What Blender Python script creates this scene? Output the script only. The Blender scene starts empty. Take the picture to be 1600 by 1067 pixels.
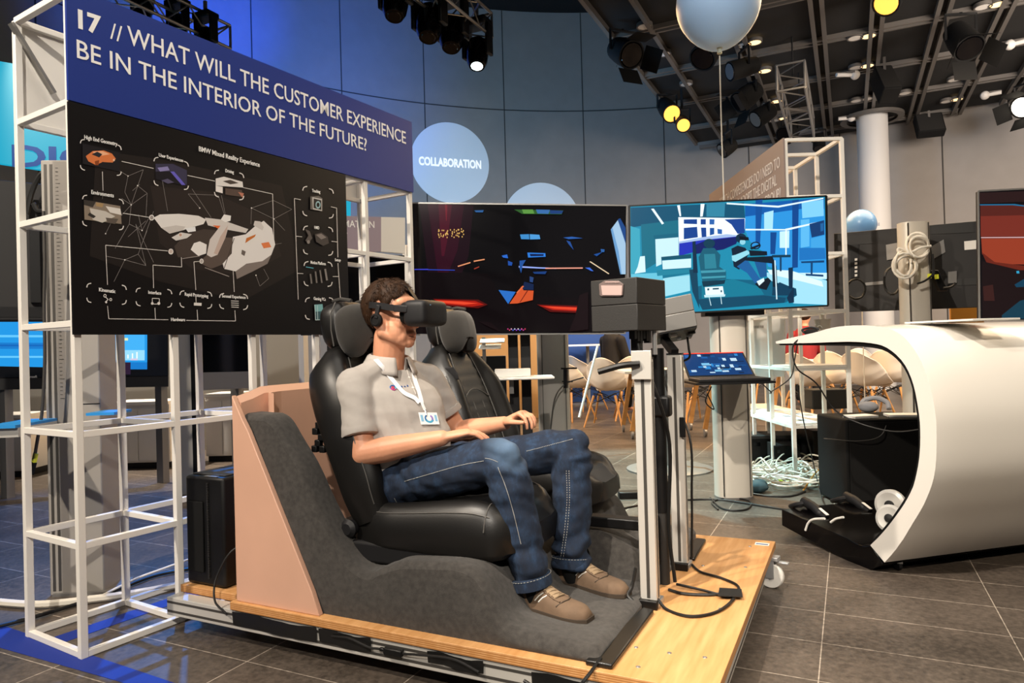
import bpy, math, random
from mathutils import Vector as V, Matrix
from math import sin, cos, pi, radians as R
random.seed(7)
scene = bpy.context.scene
col = scene.collection
# ------------------------------------------------------------------ camera
FPX, YAW, PITCH, ROLL, CAMH = 1080.0, R(26), R(.45), R(1.6), 1.08
cam_f = V((-sin(YAW)*cos(PITCH), cos(YAW)*cos(PITCH), sin(PITCH)))
_r = V((cos(YAW), sin(YAW), 0)); _u = _r.cross(cam_f)
cam_r = _r*cos(ROLL) - _u*sin(ROLL); cam_u = _u*cos(ROLL) + _r*sin(ROLL)
CAM = V((0, 0, CAMH))
cd = bpy.data.cameras.new('camera'); cam = bpy.data.objects.new('camera', cd); col.objects.link(cam)
cd.sensor_width = 36; cd.lens = FPX/1600*36; cd.clip_start = .05; cd.clip_end = 100
m = Matrix.Identity(4)
for i in range(3):
    m[i][0], m[i][1], m[i][2], m[i][3] = cam_r[i], cam_u[i], -cam_f[i], CAM[i]
cam.matrix_world = m
scene.camera = cam
# ------------------------------------------------------------------ view and world
vs = scene.view_settings
vs.view_transform = 'Standard'; vs.look = 'None'; vs.exposure = 0.0; vs.gamma = 1.0; vs.use_curve_mapping = False
w = bpy.data.worlds.new('world'); scene.world = w; w.use_nodes = True
w.node_tree.nodes['Background'].inputs[0].default_value = (.75, .85, 1, 1)
w.node_tree.nodes['Background'].inputs[1].default_value = .06
# ------------------------------------------------------------------ lights of the hall (stage spots plus unseen area lights added as soft washes)
def spot(loc, target, power, color, size, blend=.3, radius=.06):
    l = bpy.data.lights.new('stage_spot', 'SPOT'); l.energy = power; l.color = color
    l.spot_size = R(size); l.spot_blend = blend; l.shadow_soft_size = radius
    o = bpy.data.objects.new('stage_spot', l); col.objects.link(o); o.location = loc
    o.rotation_euler = (V(target)-V(loc)).to_track_quat('-Z', 'Y').to_euler(); return o
def area(loc, target, power, color, sx, sy):
    l = bpy.data.lights.new('soft_wash', 'AREA'); l.energy = power; l.color = color
    l.shape = 'RECTANGLE'; l.size = sx; l.size_y = sy
    o = bpy.data.objects.new('soft_wash', l); col.objects.link(o); o.location = loc
    o.rotation_euler = (V(target)-V(loc)).to_track_quat('-Z', 'Y').to_euler(); return o
WARM = (1, .87, .72)
spot((-3.6, -1.4, 4.6), (-1.2, 2.4, .6), 1050, WARM, 56, .35)            # key on the seat rig
spot((1.6, -3.0, 4.6), (-2.4, 2.4, .8), 1350, (1, .91, .8), 46, .4)      # picture lights on the frame and boards
spot((-1.6, -.6, 4.9), (.9, 4.6, .5), 1400, (1, .89, .76), 54, .3)       # light on the white desk
area((-.6, 2.5, 5.4), (-.6, 2.6, 0), 110, (1, .92, .82), 4, 4)  # unseen area light added as general ambient
area((-2.5, 9, 4.6), (-2.5, 9.2, 0), 560, (1, .60, .26), 5, 4)          # added warm wash over the lounge chairs
area((2.0, 8.5, 4.6), (2.0, 9.5, 0), 400, (1, .76, .5), 5, 4)
spot((-6.4, 7.0, 5.6), (-11.1, 9.75, 7.9), 2600, (.006, .06, 1), 34, 1)   # deep blue wash on the wall
spot((-5.4, 7.0, 5.0), (-10.9, 10.4, 7.2), 2400, (.02, .14, 1), 80, 1)
area((-5.4, 8.6, 3.6), (-7.0, 16, 5.0), 270, (.28, .62, 1), 3, 2)         # cool blue wash on the wall
area((4.6, 8.4, 3.8), (4.0, 16, 3.0), 800, (1, .86, .74), 4, 2)           # neutral wash on the right of the wall
spot((-5.6, 4.6, 5), (-4.0, 2.8, 0), 1500, (.03, .28, 1), 50, .6)       # blue pools on the floor
spot((-3.2, 6.0, 5), (-1.5, 5.6, 0), 2600, (.45, .92, 1), 34, .4)
spot((-8, 4.0, 5), (-6.0, 6.8, .5), 2600, (1, .88, .74), 80, .6)
spot((.2, 1.6, 4.2), (-.74, 5.25, 3.75), 260, (.82, .92, 1), 16, .5)      # small spot on the balloon
spot((3.0, .6, 4.8), (1.3, 3.2, 0), 620, (1, .86, .68), 60, .6)
# ------------------------------------------------------------------ rays: a photo position to a point on a real plane
def ray(px, py):
    return cam_f + cam_r*((px-800)/FPX) + cam_u*((533.5-py)/FPX)
def onz(px, py, z): d = ray(px, py); return CAM + d*((z-CAMH)/d.z)
def onx(px, py, x): d = ray(px, py); return CAM + d*(x/d.x)
def ony(px, py, y): d = ray(px, py); return CAM + d*(y/d.y)
def dep(px, py, t): return CAM + ray(px, py)*t
class Plane:
    """vertical plane through p, running along angle a (degrees from +X); n faces the viewer side"""
    def __init__(s, p, a, lift=0):
        s.a = R(a); s.t = V((cos(s.a), sin(s.a), 0)); s.n = V((sin(s.a), -cos(s.a), 0))
        s.p = V((p[0], p[1], 0)) + s.n*lift; s.up = V((0, 0, 1))
    def at(s, px, py):
        d = ray(px, py); k = s.n.dot(s.p-CAM)/s.n.dot(d); return CAM + d*k
    def uv(s, u, z): return s.p + s.t*u + V((0, 0, z))
    def lift(s, k):
        q = Plane((0, 0), 0); q.a, q.t, q.n, q.up = s.a, s.t, s.n, s.up; q.p = s.p + s.n*k; return q
# ------------------------------------------------------------------ materials
def lin(h):
    h = h.lstrip('#'); o = []
    for i in (0, 2, 4):
        c = int(h[i:i+2], 16)/255; o.append(c/12.92 if c <= .04045 else ((c+.055)/1.055)**2.4)
    return (*o, 1)
def mat(name, color, rough=.5, metal=0, emit=0, noise=0, nscale=8, bump=0, bscale=200, spec=.5, coat=0, alpha=1, trans=0, sheen=0, sss=0):
    mt = bpy.data.materials.new(name); mt.use_nodes = True; nt = mt.node_tree; b = nt.nodes['Principled BSDF']
    c = lin(color) if isinstance(color, str) else color
    b.inputs['Base Color'].default_value = c; b.inputs['Roughness'].default_value = rough
    b.inputs['Metallic'].default_value = metal; b.inputs['Specular IOR Level'].default_value = spec
    b.inputs['Coat Weight'].default_value = coat; b.inputs['Alpha'].default_value = alpha
    b.inputs['Transmission Weight'].default_value = trans; b.inputs['Sheen Weight'].default_value = sheen
    if sss: b.inputs['Subsurface Weight'].default_value = sss; b.inputs['Subsurface Radius'].default_value = (.012, .005, .003)
    if emit: b.inputs['Emission Color'].default_value = c; b.inputs['Emission Strength'].default_value = emit
    L = nt.links.new; tc = nt.nodes.new('ShaderNodeTexCoord')
    if noise:
        n = nt.nodes.new('ShaderNodeTexNoise'); n.inputs['Scale'].default_value = nscale; n.inputs['Detail'].default_value = 6
        mp = nt.nodes.new('ShaderNodeMapRange'); mp.inputs[3].default_value = 1-noise; mp.inputs[4].default_value = 1+noise
        mx = nt.nodes.new('ShaderNodeVectorMath'); mx.operation = 'SCALE'; mx.inputs[0].default_value = c[:3]
        L(tc.outputs['Object'], n.inputs['Vector']); L(n.outputs['Fac'], mp.inputs[0]); mp.inputs[1].default_value = .3; mp.inputs[2].default_value = .7
        L(mp.outputs[0], mx.inputs['Scale']); L(mx.outputs[0], b.inputs['Base Color'])
    if bump:
        n2 = nt.nodes.new('ShaderNodeTexNoise'); n2.inputs['Scale'].default_value = bscale; n2.inputs['Detail'].default_value = 3
        bp = nt.nodes.new('ShaderNodeBump'); bp.inputs['Strength'].default_value = bump; bp.inputs['Distance'].default_value = .002
        L(tc.outputs['Object'], n2.inputs['Vector']); L(n2.outputs['Fac'], bp.inputs['Height']); L(bp.outputs[0], b.inputs['Normal'])
    return mt
def attr_mat(name, emit, rough=.3, spec=.5):
    mt = bpy.data.materials.new(name); mt.use_nodes = True; nt = mt.node_tree; b = nt.nodes['Principled BSDF']
    a = nt.nodes.new('ShaderNodeAttribute'); a.attribute_name = 'Col'
    b.inputs['Roughness'].default_value = rough; b.inputs['Specular IOR Level'].default_value = spec
    if emit:
        b.inputs['Base Color'].default_value = (.005, .005, .006, 1)
        nt.links.new(a.outputs['Color'], b.inputs['Emission Color']); b.inputs['Emission Strength'].default_value = emit
    else: nt.links.new(a.outputs['Color'], b.inputs['Base Color'])
    return mt
M = dict(
 white_metal=mat('white_metal', '#e8e4dc', .4), white_gloss=mat('white_gloss', '#efebe3', .22, coat=.3), white_plastic=mat('white_plastic', '#e6e3dc', .35),
 white_panel=mat('white_panel', '#e2ded6', .5), black=mat('black', '#0a0a0b', .45, spec=.35), black_gloss=mat('black_gloss', '#060506', .14, spec=.3),
 black_matte=mat('black_matte', '#0c0c0c', .85, spec=.25), dark_grey=mat('dark_grey', '#242322', .6, bump=.2), tv_back=mat('tv_back', '#1d1b1a', .6, noise=.1),
 grey_metal=mat('grey_metal', '#8f8d8a', .38, .6), alu=mat('alu', '#cfccc5', .38, .35), alu_groove=mat('alu_groove', '#55524e', .5, .6),
 tower=mat('tower', '#9a958e', .5), pillar_beige=mat('pillar_beige', '#cfc8bb', .4, .15), pillar_shaft=mat('pillar_shaft', '#c9c8c6', .6),
 blue_sign=mat('blue_sign', '#0c2c80', .5), text_white=mat('text_white', '#f4f2ee', .5), poster=mat('poster', '#0f0d0f', .4, spec=.3),
 copper=mat('copper', '#d2a58c', .45, noise=.05, nscale=4), carpet=mat('carpet', '#3b3835', .95, noise=.3, nscale=60, bump=.8, bscale=400, sheen=.1),
 leather=mat('leather', '#100f0e', .40, bump=.12, bscale=300), leather2=mat('leather2', '#161514', .5, bump=.15, bscale=300), suede=mat('suede', '#24211d', .9, noise=.2, nscale=20, bump=.3, bscale=500, sheen=.25),
 piping=mat('piping', '#4c4a47', .5), steel=mat('steel', '#c4c4c4', .3, .6), plastic_dk=mat('plastic_dk', '#161618', .55, spec=.35),
 skin=mat('skin', '#c98f70', .5, noise=.08, nscale=14, bump=.15, bscale=160, sss=.06), hair=mat('hair', '#2b1b0f', .6, noise=.4, nscale=60, spec=.15),
 shirt=mat('shirt', '#a8a29c', .85, noise=.04, nscale=30, bump=.35, bscale=700), shoe=mat('shoe', '#665240', .85, noise=.12, nscale=30, bump=.3, bscale=300), sole=mat('sole', '#3a2f24', .8),
 cable_white=mat('cable_white', '#d9d3c6', .5), cable_black=mat('cable_black', '#0d0d0d', .5), wood_leg=mat('wood_leg', '#b98549', .5, noise=.15, nscale=10),
 chair=mat('chair_shell', '#e9e0d2', .4), blue_cloth=mat('blue_panel', '#163f7c', .6), suit=mat('suit', '#0d0e14', .8), paper=mat('paper', '#e9e6e0', .7),
 balloon=mat('balloon', '#b6d2f0', .4), balloon2=mat('balloon_blue', '#6fa3dd', .3, coat=.3), strip_blue=mat('strip_blue', '#0c2a86', .7), tape_black=mat('tape_black', '#111111', .35),
 mauve=mat('mauve', '#9a8b96', .6), taupe=mat('taupe', '#8f7f78', .6), red_led=mat('red_led', '#ff2a1a', .4, emit=1), lamp_warm=mat('lamp_warm', '#ffd596', .4, emit=2), lamp_white=mat('lamp_white', '#fff0d8', .4, emit=4),
 lamp_yellow=mat('lamp_yellow', '#ffb24a', .4, emit=1.6), lamp_off=mat('lamp_off', '#d4d0ca', .5), lamp_cyan=mat('lamp_cyan', '#dffcff', .4, emit=8), truss=mat('truss', '#9a9895', .35, .8), yellow=mat('yellow', '#d8dc3c', .5), orange=mat('orange', '#e8622a', .5),
 ceil_black=mat('ceil_black', '#060607', .85), grid_bar=mat('grid_bar', '#57534f', .5), denim_stitch=mat('denim_stitch', '#9a9a96', .8), cyan_label=mat('cyan_label', '#6fa9d8', .5), glass_dark=mat('glass_dark', '#050507', .06), cup=mat('cup', '#c9bfb0', .6), grey_fabric=mat('grey_fabric', '#85868a', .9, bump=.3), bag_blue=mat('bag_blue', '#2a3f9e', .7), green_pcb=mat('green_pcb', '#2f6b45', .5), amber=mat('amber', '#c98a2e', .6),
)
PRINT = attr_mat('print', 0, .45, .3); SCREEN = attr_mat('screen', 1.0, .12, .15)
SCREEN_HI = attr_mat('screen_bright', 1.2, .2, .2)
def nodes_of(mt): return mt.node_tree.nodes, mt.node_tree.links.new, mt.node_tree.nodes['Principled BSDF']
# plywood: long grain, with ply lines showing on vertical faces
def plywood():
    mt = mat('plywood', '#d9ab78', .5); N, L, b = nodes_of(mt)
    tc = N.new('ShaderNodeTexCoord'); mp = N.new('ShaderNodeMapping'); mp.inputs['Scale'].default_value = (14, 1.2, 14)
    n = N.new('ShaderNodeTexNoise'); n.inputs['Scale'].default_value = 3; n.inputs['Detail'].default_value = 5
    cr = N.new('ShaderNodeValToRGB'); cr.color_ramp.elements[0].position = .3; cr.color_ramp.elements[1].position = .75
    cr.color_ramp.elements[0].color = lin('#c08a52'); cr.color_ramp.elements[1].color = lin('#d8a670')
    L(tc.outputs['Object'], mp.inputs['Vector']); L(mp.outputs[0], n.inputs['Vector']); L(n.outputs['Fac'], cr.inputs[0])
    sx = N.new('ShaderNodeSeparateXYZ'); L(tc.outputs['Object'], sx.inputs[0])
    wv = N.new('ShaderNodeMath'); wv.operation = 'MULTIPLY'; wv.inputs[1].default_value = 2*pi/.0065; L(sx.outputs['Z'], wv.inputs[0])
    sn = N.new('ShaderNodeMath'); sn.operation = 'SINE'; L(wv.outputs[0], sn.inputs[0])
    gt = N.new('ShaderNodeMath'); gt.operation = 'GREATER_THAN'; gt.inputs[1].default_value = .1; L(sn.outputs[0], gt.inputs[0])
    ge = N.new('ShaderNodeNewGeometry'); sn2 = N.new('ShaderNodeSeparateXYZ'); L(ge.outputs['Normal'], sn2.inputs[0])
    ab = N.new('ShaderNodeMath'); ab.operation = 'ABSOLUTE'; L(sn2.outputs['Z'], ab.inputs[0])
    lt = N.new('ShaderNodeMath'); lt.operation = 'LESS_THAN'; lt.inputs[1].default_value = .5; L(ab.outputs[0], lt.inputs[0])
    ml = N.new('ShaderNodeMath'); ml.operation = 'MULTIPLY'; L(gt.outputs[0], ml.inputs[0]); L(lt.outputs[0], ml.inputs[1])
    mx = N.new('ShaderNodeMixRGB'); mx.inputs[2].default_value = lin('#a8703c'); L(cr.outputs[0], mx.inputs[1]); L(ml.outputs[0], mx.inputs[0]); L(mx.outputs[0], b.inputs['Base Color'])
    return mt
M['plywood'] = plywood()
def stone_floor():
    mt = mat('stone_tiles', '#4f4740', .42); N, L, b = nodes_of(mt)
    tc = N.new('ShaderNodeTexCoord'); mp = N.new('ShaderNodeMapping'); mp.inputs['Location'].default_value = (.36, -.043, 0)
    br = N.new('ShaderNodeTexBrick'); br.offset = 0; br.inputs['Scale'].default_value = 1; br.inputs['Brick Width'].default_value = .606; br.inputs['Row Height'].default_value = .303
    br.inputs['Mortar Size'].default_value = .0022; br.inputs['Mortar Smooth'].default_value = .3
    br.inputs['Color1'].default_value = lin('#4a423b'); br.inputs['Color2'].default_value = lin('#544b43'); br.inputs['Mortar'].default_value = lin('#a2978a')
    n = N.new('ShaderNodeTexNoise'); n.inputs['Scale'].default_value = 55; n.inputs['Detail'].default_value = 8
    n3 = N.new('ShaderNodeTexNoise'); n3.inputs['Scale'].default_value = 2.2; n3.inputs['Detail'].default_value = 3
    ad = N.new('ShaderNodeMath'); ad.operation = 'ADD'
    mr = N.new('ShaderNodeMapRange'); mr.inputs[1].default_value = .7; mr.inputs[2].default_value = 1.3; mr.inputs[3].default_value = .45; mr.inputs[4].default_value = 1.55
    sc = N.new('ShaderNodeVectorMath'); sc.operation = 'SCALE'
    L(tc.outputs['Object'], mp.inputs['Vector']); L(mp.outputs[0], br.inputs['Vector']); L(tc.outputs['Object'], n.inputs['Vector']); L(tc.outputs['Object'], n3.inputs['Vector'])
    L(n.outputs['Fac'], ad.inputs[0]); L(n3.outputs['Fac'], ad.inputs[1]); L(ad.outputs[0], mr.inputs[0]); L(br.outputs['Color'], sc.inputs[0]); L(mr.outputs[0], sc.inputs['Scale'])
    L(sc.outputs[0], b.inputs['Base Color'])
    bp = N.new('ShaderNodeBump'); bp.inputs['Strength'].default_value = .25; bp.inputs['Distance'].default_value = .003; L(n.outputs['Fac'], bp.inputs['Height']); L(bp.outputs[0], b.inputs['Normal'])
    return mt
M['floor'] = stone_floor()
M['wall'] = mat('wall_plaster', '#8f8a85', .8, noise=.04, nscale=3)
def denim():
    mt = mat('denim', '#1b3252', .9, bump=.4, bscale=900); N, L, b = nodes_of(mt)
    tc = N.new('ShaderNodeTexCoord'); mp = N.new('ShaderNodeMapping'); mp.inputs['Scale'].default_value = (9, 9, 5)
    n = N.new('ShaderNodeTexNoise'); n.inputs['Scale'].default_value = 3; n.inputs['Detail'].default_value = 9; n.inputs['Roughness'].default_value = .7
    cr = N.new('ShaderNodeValToRGB'); e = cr.color_ramp.elements; e[0].position = .3; e[0].color = lin('#0a1526'); e[1].position = .74; e[1].color = lin('#223c5a')
    q = cr.color_ramp.elements.new(.5); q.color = lin('#0f2036')
    L(tc.outputs['Object'], mp.inputs['Vector']); L(mp.outputs[0], n.inputs['Vector']); L(n.outputs['Fac'], cr.inputs[0])
    # faded knee: a worn patch at the near knee
    vm = N.new('ShaderNodeVectorMath'); vm.operation = 'DISTANCE'; ge = N.new('ShaderNodeNewGeometry'); L(ge.outputs['Position'], vm.inputs[0]); vm.inputs[1].default_value = (-1.0, 2.05, .775)
    mr = N.new('ShaderNodeMapRange'); mr.inputs[1].default_value = .02; mr.inputs[2].default_value = .12; mr.inputs[3].default_value = .55; mr.inputs[4].default_value = 0; L(vm.outputs['Value'], mr.inputs[0])
    mx = N.new('ShaderNodeMixRGB'); mx.inputs[2].default_value = lin('#6f8cab'); L(mr.outputs[0], mx.inputs[0]); L(cr.outputs[0], mx.inputs[1]); L(mx.outputs[0], b.inputs['Base Color'])
    return mt
M['denim'] = denim()
# ------------------------------------------------------------------ mesh builder
class B:
    def __init__(s): s.v, s.f, s.c = [], [], []
    def add(s, vs, fs, color=None):
        o = len(s.v); s.v += [V(p) for p in vs]; s.f += [[i+o for i in f] for f in fs]; s.c += [color]*len(fs); return s
    def bx(s, x0, x1, y0, y1, z0, z1):
        return s.add([(x0,y0,z0),(x1,y0,z0),(x1,y1,z0),(x0,y1,z0),(x0,y0,z1),(x1,y0,z1),(x1,y1,z1),(x0,y1,z1)],
                     [(0,3,2,1),(4,5,6,7),(0,1,5,4),(1,2,6,5),(2,3,7,6),(3,0,4,7)])
    def ob(s, o, a, b, c):          # oriented box: corner o and three edge vectors
        o, a, b, c = V(o), V(a), V(b), V(c)
        if a.cross(b).dot(c) < 0: o = o+a; a = -a
        return s.add([o, o+a, o+a+b, o+b, o+c, o+a+c, o+a+b+c, o+b+c], [(0,3,2,1),(4,5,6,7),(0,1,5,4),(1,2,6,5),(2,3,7,6),(3,0,4,7)])
    def bar(s, p, q, w, h=None, side=None):   # square bar
        p, q = V(p), V(q); h = h or w; d = (q-p).normalized()
        a = V(side).normalized() if side else (d.cross(V((0,0,1))) if abs(d.z) < .95 else d.cross(V((0,1,0)))).normalized()
        a = (a - d*a.dot(d)).normalized(); b = d.cross(a)
        return s.ob(p-a*w/2-b*h/2, a*w, b*h, q-p)
    def ring(s, rings, cap=True, closed=False):
        n = len(rings[0]); vs = [p for r in rings for p in r]; fs = []
        K = len(rings) if closed else len(rings)-1
        for i in range(K):
            for j in range(n):
                a, b2 = i*n+j, i*n+(j+1) % n; i2 = (i+1) % len(rings)
                fs.append((a, b2, i2*n+(j+1) % n, i2*n+j))
        if cap and not closed:
            fs.append(tuple(reversed(range(n)))); fs.append(tuple(range((len(rings)-1)*n, len(rings)*n)))
        return s.add(vs, fs)
    def tube(s, pts, r, n=8, cap=True, closed=False):
        pts = [V(p) for p in pts]; rs = r if isinstance(r, (list, tuple)) else [r]*len(pts); rings = []; a = None
        for i, p in enumerate(pts):
            if closed: d = pts[(i+1) % len(pts)]-pts[i-1]
            else: d = pts[min(i+1, len(pts)-1)]-pts[max(i-1, 0)]
            d.normalize()
            if a is None: a = d.orthogonal().normalized()
            a = (a-d*a.dot(d)).normalized(); b2 = d.cross(a)
            rings.append([p+(a*cos(2*pi*k/n)+b2*sin(2*pi*k/n))*rs[i] for k in range(n)])
        return s.ring(rings, cap, closed)
    def ball(s, c, r, nu=14, nv=9, ax=None):
        c = V(c); r = V(r) if not isinstance(r, (int, float)) else V((r, r, r)); ax = ax or Matrix.Identity(3); rings = []
        for i in range(1, nv):
            t = pi*i/nv
            rings.append([c+ax@V((r.x*sin(t)*cos(2*pi*k/nu), r.y*sin(t)*sin(2*pi*k/nu), -r.z*cos(t))) for k in range(nu)])
        o = len(s.v); s.ring(rings, False); s.v += [c+ax@V((0,0,-r.z)), c+ax@V((0,0,r.z))]; m2 = o+nu*(nv-1)
        for k in range(nu):
            s.f.append([o+(k+1) % nu, o+k, m2]); s.f.append([m2-nu+k, m2-nu+(k+1) % nu, m2+1]); s.c += [None, None]
        return s
    def caps(s, pts, rs, n=14):       # chain of tapered capsules
        for p, r in zip(pts, rs): s.ball(p, r, n, 9)
        for i in range(len(pts)-1): s.tube([pts[i], pts[i+1]], [rs[i], rs[i+1]], n)
        return s
    def prism(s, pts, vec):           # planar polygon extruded along vec
        pts = [V(p) for p in pts]; vec = V(vec); n = len(pts)
        nrm = sum(((pts[i]-pts[0]).cross(pts[(i+1) % n]-pts[0]) for i in range(n)), V((0,0,0)))
        if nrm.dot(vec) > 0: pts = pts[::-1]
        return s.add(pts+[p+vec for p in pts], [tuple(range(n)), tuple(reversed(range(n, 2*n)))]+[(i, i+n, (i+1) % n+n, (i+1) % n) for i in range(n)])
    def lathe(s, prof, c=(0,0,0), ax=(0,0,1), n=24, cap=True):   # profile of (radius, height) along ax
        q = V((0,0,1)).rotation_difference(V(ax).normalized()).to_matrix(); c = V(c)
        return s.ring([[c+q@V((r*cos(2*pi*k/n), r*sin(2*pi*k/n), h)) for k in range(n)] for r, h in prof], cap)
    def grid(s, nu, nv, fn):
        vs = [fn(i/nu, j/nv) for j in range(nv+1) for i in range(nu+1)]
        return s.add(vs, [(j*(nu+1)+i, j*(nu+1)+i+1, (j+1)*(nu+1)+i+1, (j+1)*(nu+1)+i) for j in range(nv) for i in range(nu)])
    def poly(s, pts, color=None): return s.add(pts, [tuple(range(len(pts)))], color)
    def make(s, name, material, parent=None, bevel=0, smooth=35, sub=0, base=False):
        lo = V([min(p[i] for p in s.v) for i in range(3)]); hi = V([max(p[i] for p in s.v) for i in range(3)]); c = (lo+hi)/2
        if base or parent is None: c.z = lo.z
        me = bpy.data.meshes.new(name); me.from_pydata([p-c for p in s.v], [], s.f); me.update()
        if any(s.c):
            at = me.color_attributes.new('Col', 'FLOAT_COLOR', 'CORNER')
            for po, cc in zip(me.polygons, s.c):
                for li in po.loop_indices: at.data[li].color = cc or (0,0,0,1)
        for mm in (material if isinstance(material, (list, tuple)) else [material]): me.materials.append(mm)
        if smooth:
            me.shade_smooth(); me.set_sharp_from_angle(angle=R(smooth))
        o = bpy.data.objects.new(name, me); col.objects.link(o); o.location = c
        if parent is not None: o.parent = parent; o.location = c - world_loc(parent)
        if bevel:
            bm = o.modifiers.new('bevel', 'BEVEL'); bm.width = bevel; bm.segments = 2; bm.limit_method = 'ANGLE'; bm.angle_limit = R(40)
        if sub:
            sm = o.modifiers.new('sub', 'SUBSURF'); sm.levels = sub; sm.render_levels = sub
        return o
def world_loc(o):
    p = V(o.location)
    while o.parent is not None: o = o.parent; p = p+V(o.location)
    return p
def props(o, label=None, cat=None, group=None, kind=None):
    if label: o['label'] = label
    if cat: o['category'] = cat
    if group: o['group'] = group
    if kind: o['kind'] = kind
    return o
def thing(name, label, cat, loc=(0,0,0), group=None):
    o = bpy.data.objects.new(name, None); col.objects.link(o); o.location = loc; o.empty_display_size = .1
    return props(o, label, cat, group)
def struct(o): o['kind'] = 'structure'; return o
def kids(o): return [c for c in bpy.data.objects if c.parent == o]
def copy_tree(o, loc=None, rot=None, label=None, group=None, parent=None):
    ch = kids(o); c = o.copy(); col.objects.link(c)
    if parent is not None: c.parent = parent
    if loc is not None: c.location = loc
    if rot is not None: c.rotation_euler = (0, 0, rot)
    if label: c['label'] = label
    if group: c['group'] = group
    for k in ch: copy_tree(k, parent=c)
    return c
def bez(pts, n=8):                    # smooth path through points (Catmull-Rom)
    P = [V(p) for p in pts]; P = [P[0]*2-P[1]]+P+[P[-1]*2-P[-2]]; o = []
    for i in range(1, len(P)-2):
        a, b2, c, d = P[i-1:i+3]
        for k in range(n):
            t = k/n; o.append(.5*((2*b2)+(c-a)*t+(2*a-5*b2+4*c-d)*t*t+(3*b2-a-3*c+d)*t**3))
    o.append(P[-2]); return o
def lettering(body, p, right, up, cap_h, width, material, parent=None, name='lettering', bold=0, depth=.0015, align='L'):
    """words as thin solid letters; p = baseline start, cap_h letter height, width total width (None keeps proportions)"""
    cu = bpy.data.curves.new('t', 'FONT'); cu.body = body; cu.size = 1; cu.extrude = .001; cu.offset = bold; cu.resolution_u = 3
    to = bpy.data.objects.new('t', cu); col.objects.link(to); bpy.context.view_layer.update()
    me = bpy.data.meshes.new_from_object(to.evaluated_get(bpy.context.evaluated_depsgraph_get())); bpy.data.objects.remove(to)
    xs = [v.co.x for v in me.vertices]; ys = [v.co.y for v in me.vertices]
    sy = cap_h/.73; sx = width/(max(xs)-min(xs)) if width else sy
    right, up = V(right).normalized(), V(up).normalized(); nn = right.cross(up); x0 = min(xs)
    if align == 'R': x0 = max(xs)
    if align == 'C': x0 = (max(xs)+min(xs))/2
    pts = [V(p)+right*((v.co.x-x0)*sx)+up*(v.co.y*sy)+nn*(depth if v.co.z > 0 else 0) for v in me.vertices]
    b = B(); b.add(pts, [tuple(f.vertices) for f in me.polygons]); bpy.data.meshes.remove(me)
    return b.make(name, material, parent, smooth=0)
def picture(name, plane, polys, material, parent, step=.0004):
    """flat printed or displayed image: coloured patches, each given by its outline"""
    b = B()
    for i, (c, pts) in enumerate(polys):
        q = plane.lift(.0006+i*step); P = [q.at(*p) for p in pts]
        n = sum(((P[k]-P[0]).cross(P[(k+1) % len(P)]-P[0]) for k in range(len(P))), V((0,0,0)))
        if n.dot(plane.n) < 0: P = P[::-1]
        b.poly(P, lin(c))
    return b.make(name, material, parent, smooth=0)
def ell(cx, cy, rx, ry, n=20, a0=0, a1=360): return [(cx+rx*cos(R(a0+(a1-a0)*k/n)), cy+ry*sin(R(a0+(a1-a0)*k/n))) for k in range(n if a1-a0 == 360 else n+1)]
def line(p, q, w=1):
    d = V((q[0]-p[0], q[1]-p[1])); d.normalize(); n = V((-d.y, d.x))*w/2
    return [(p[0]+n.x, p[1]+n.y), (q[0]+n.x, q[1]+n.y), (q[0]-n.x, q[1]-n.y), (p[0]-n.x, p[1]-n.y)]
# ================================================================== the hall
struct(B().bx(-22, 14, -6, 24, -.1, 0).make('floor', M['floor'], smooth=0))
def hor(px, d):
    p = CAM + ray(px, 540)*d; return V((p.x, p.y, 0))
wp = [hor(572, 15.7), hor(870, 17.2), hor(1600, 13.7)]
def circ(a, b, c):
    d = 2*(a.x*(b.y-c.y)+b.x*(c.y-a.y)+c.x*(a.y-b.y)); q = lambda p: p.x**2+p.y**2
    ux = (q(a)*(b.y-c.y)+q(b)*(c.y-a.y)+q(c)*(a.y-b.y))/d; uy = (q(a)*(c.x-b.x)+q(b)*(a.x-c.x)+q(c)*(b.x-a.x))/d
    return V((ux, uy, 0)), (a-V((ux, uy, 0))).length
WC, WR = circ(*wp)
wang = lambda p: math.atan2(p.y-WC.y, p.x-WC.x)
wa0, wa1 = wang(wp[2])-R(38), wang(wp[0])+R(42)
def wallpt(a, z, d=0): return V((WC.x+(WR-d)*cos(a), WC.y+(WR-d)*sin(a), z))
CZ, GZ = 9.4, 5.7
b = B(); b.ring([[wallpt(wa0+(wa1-wa0)*k/72, z, dd) for z, dd in ((0, 0), (CZ, 0), (CZ, -.25), (0, -.25))] for k in range(73)], True)
struct(b.make('wall_back', M['wall'], smooth=30))
def wall_hit(px, py):                 # where a ray meets the curved wall
    d = ray(px, py); dx, dy = d.x, d.y; ox, oy = CAM.x-WC.x, CAM.y-WC.y
    A, Bq, C_ = dx*dx+dy*dy, 2*(ox*dx+oy*dy), ox*ox+oy*oy-WR*WR
    return CAM + d*((-Bq+math.sqrt(Bq*Bq-4*A*C_))/(2*A))
b = B()                               # joints between the wall panels
M['joint'] = mat('joint', '#3a3836', .9)
p0 = wall_hit(790, 250); st = (wang(wall_hit(695, 250))-wang(p0))*1.0
st2 = wang(p0)-wang(wall_hit(913, 250))
for k in range(-14, 10):
    a = wang(p0)-st2*k; q = wallpt(a, 0, .012); t = V((-sin(a), cos(a), 0))
    if wa0 < a < wa1: b.ob(q-t*.011, t*.022, V((cos(a), sin(a), 0))*.014, (0, 0, CZ-.01))
zs = wall_hit(790, 172).z
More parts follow.
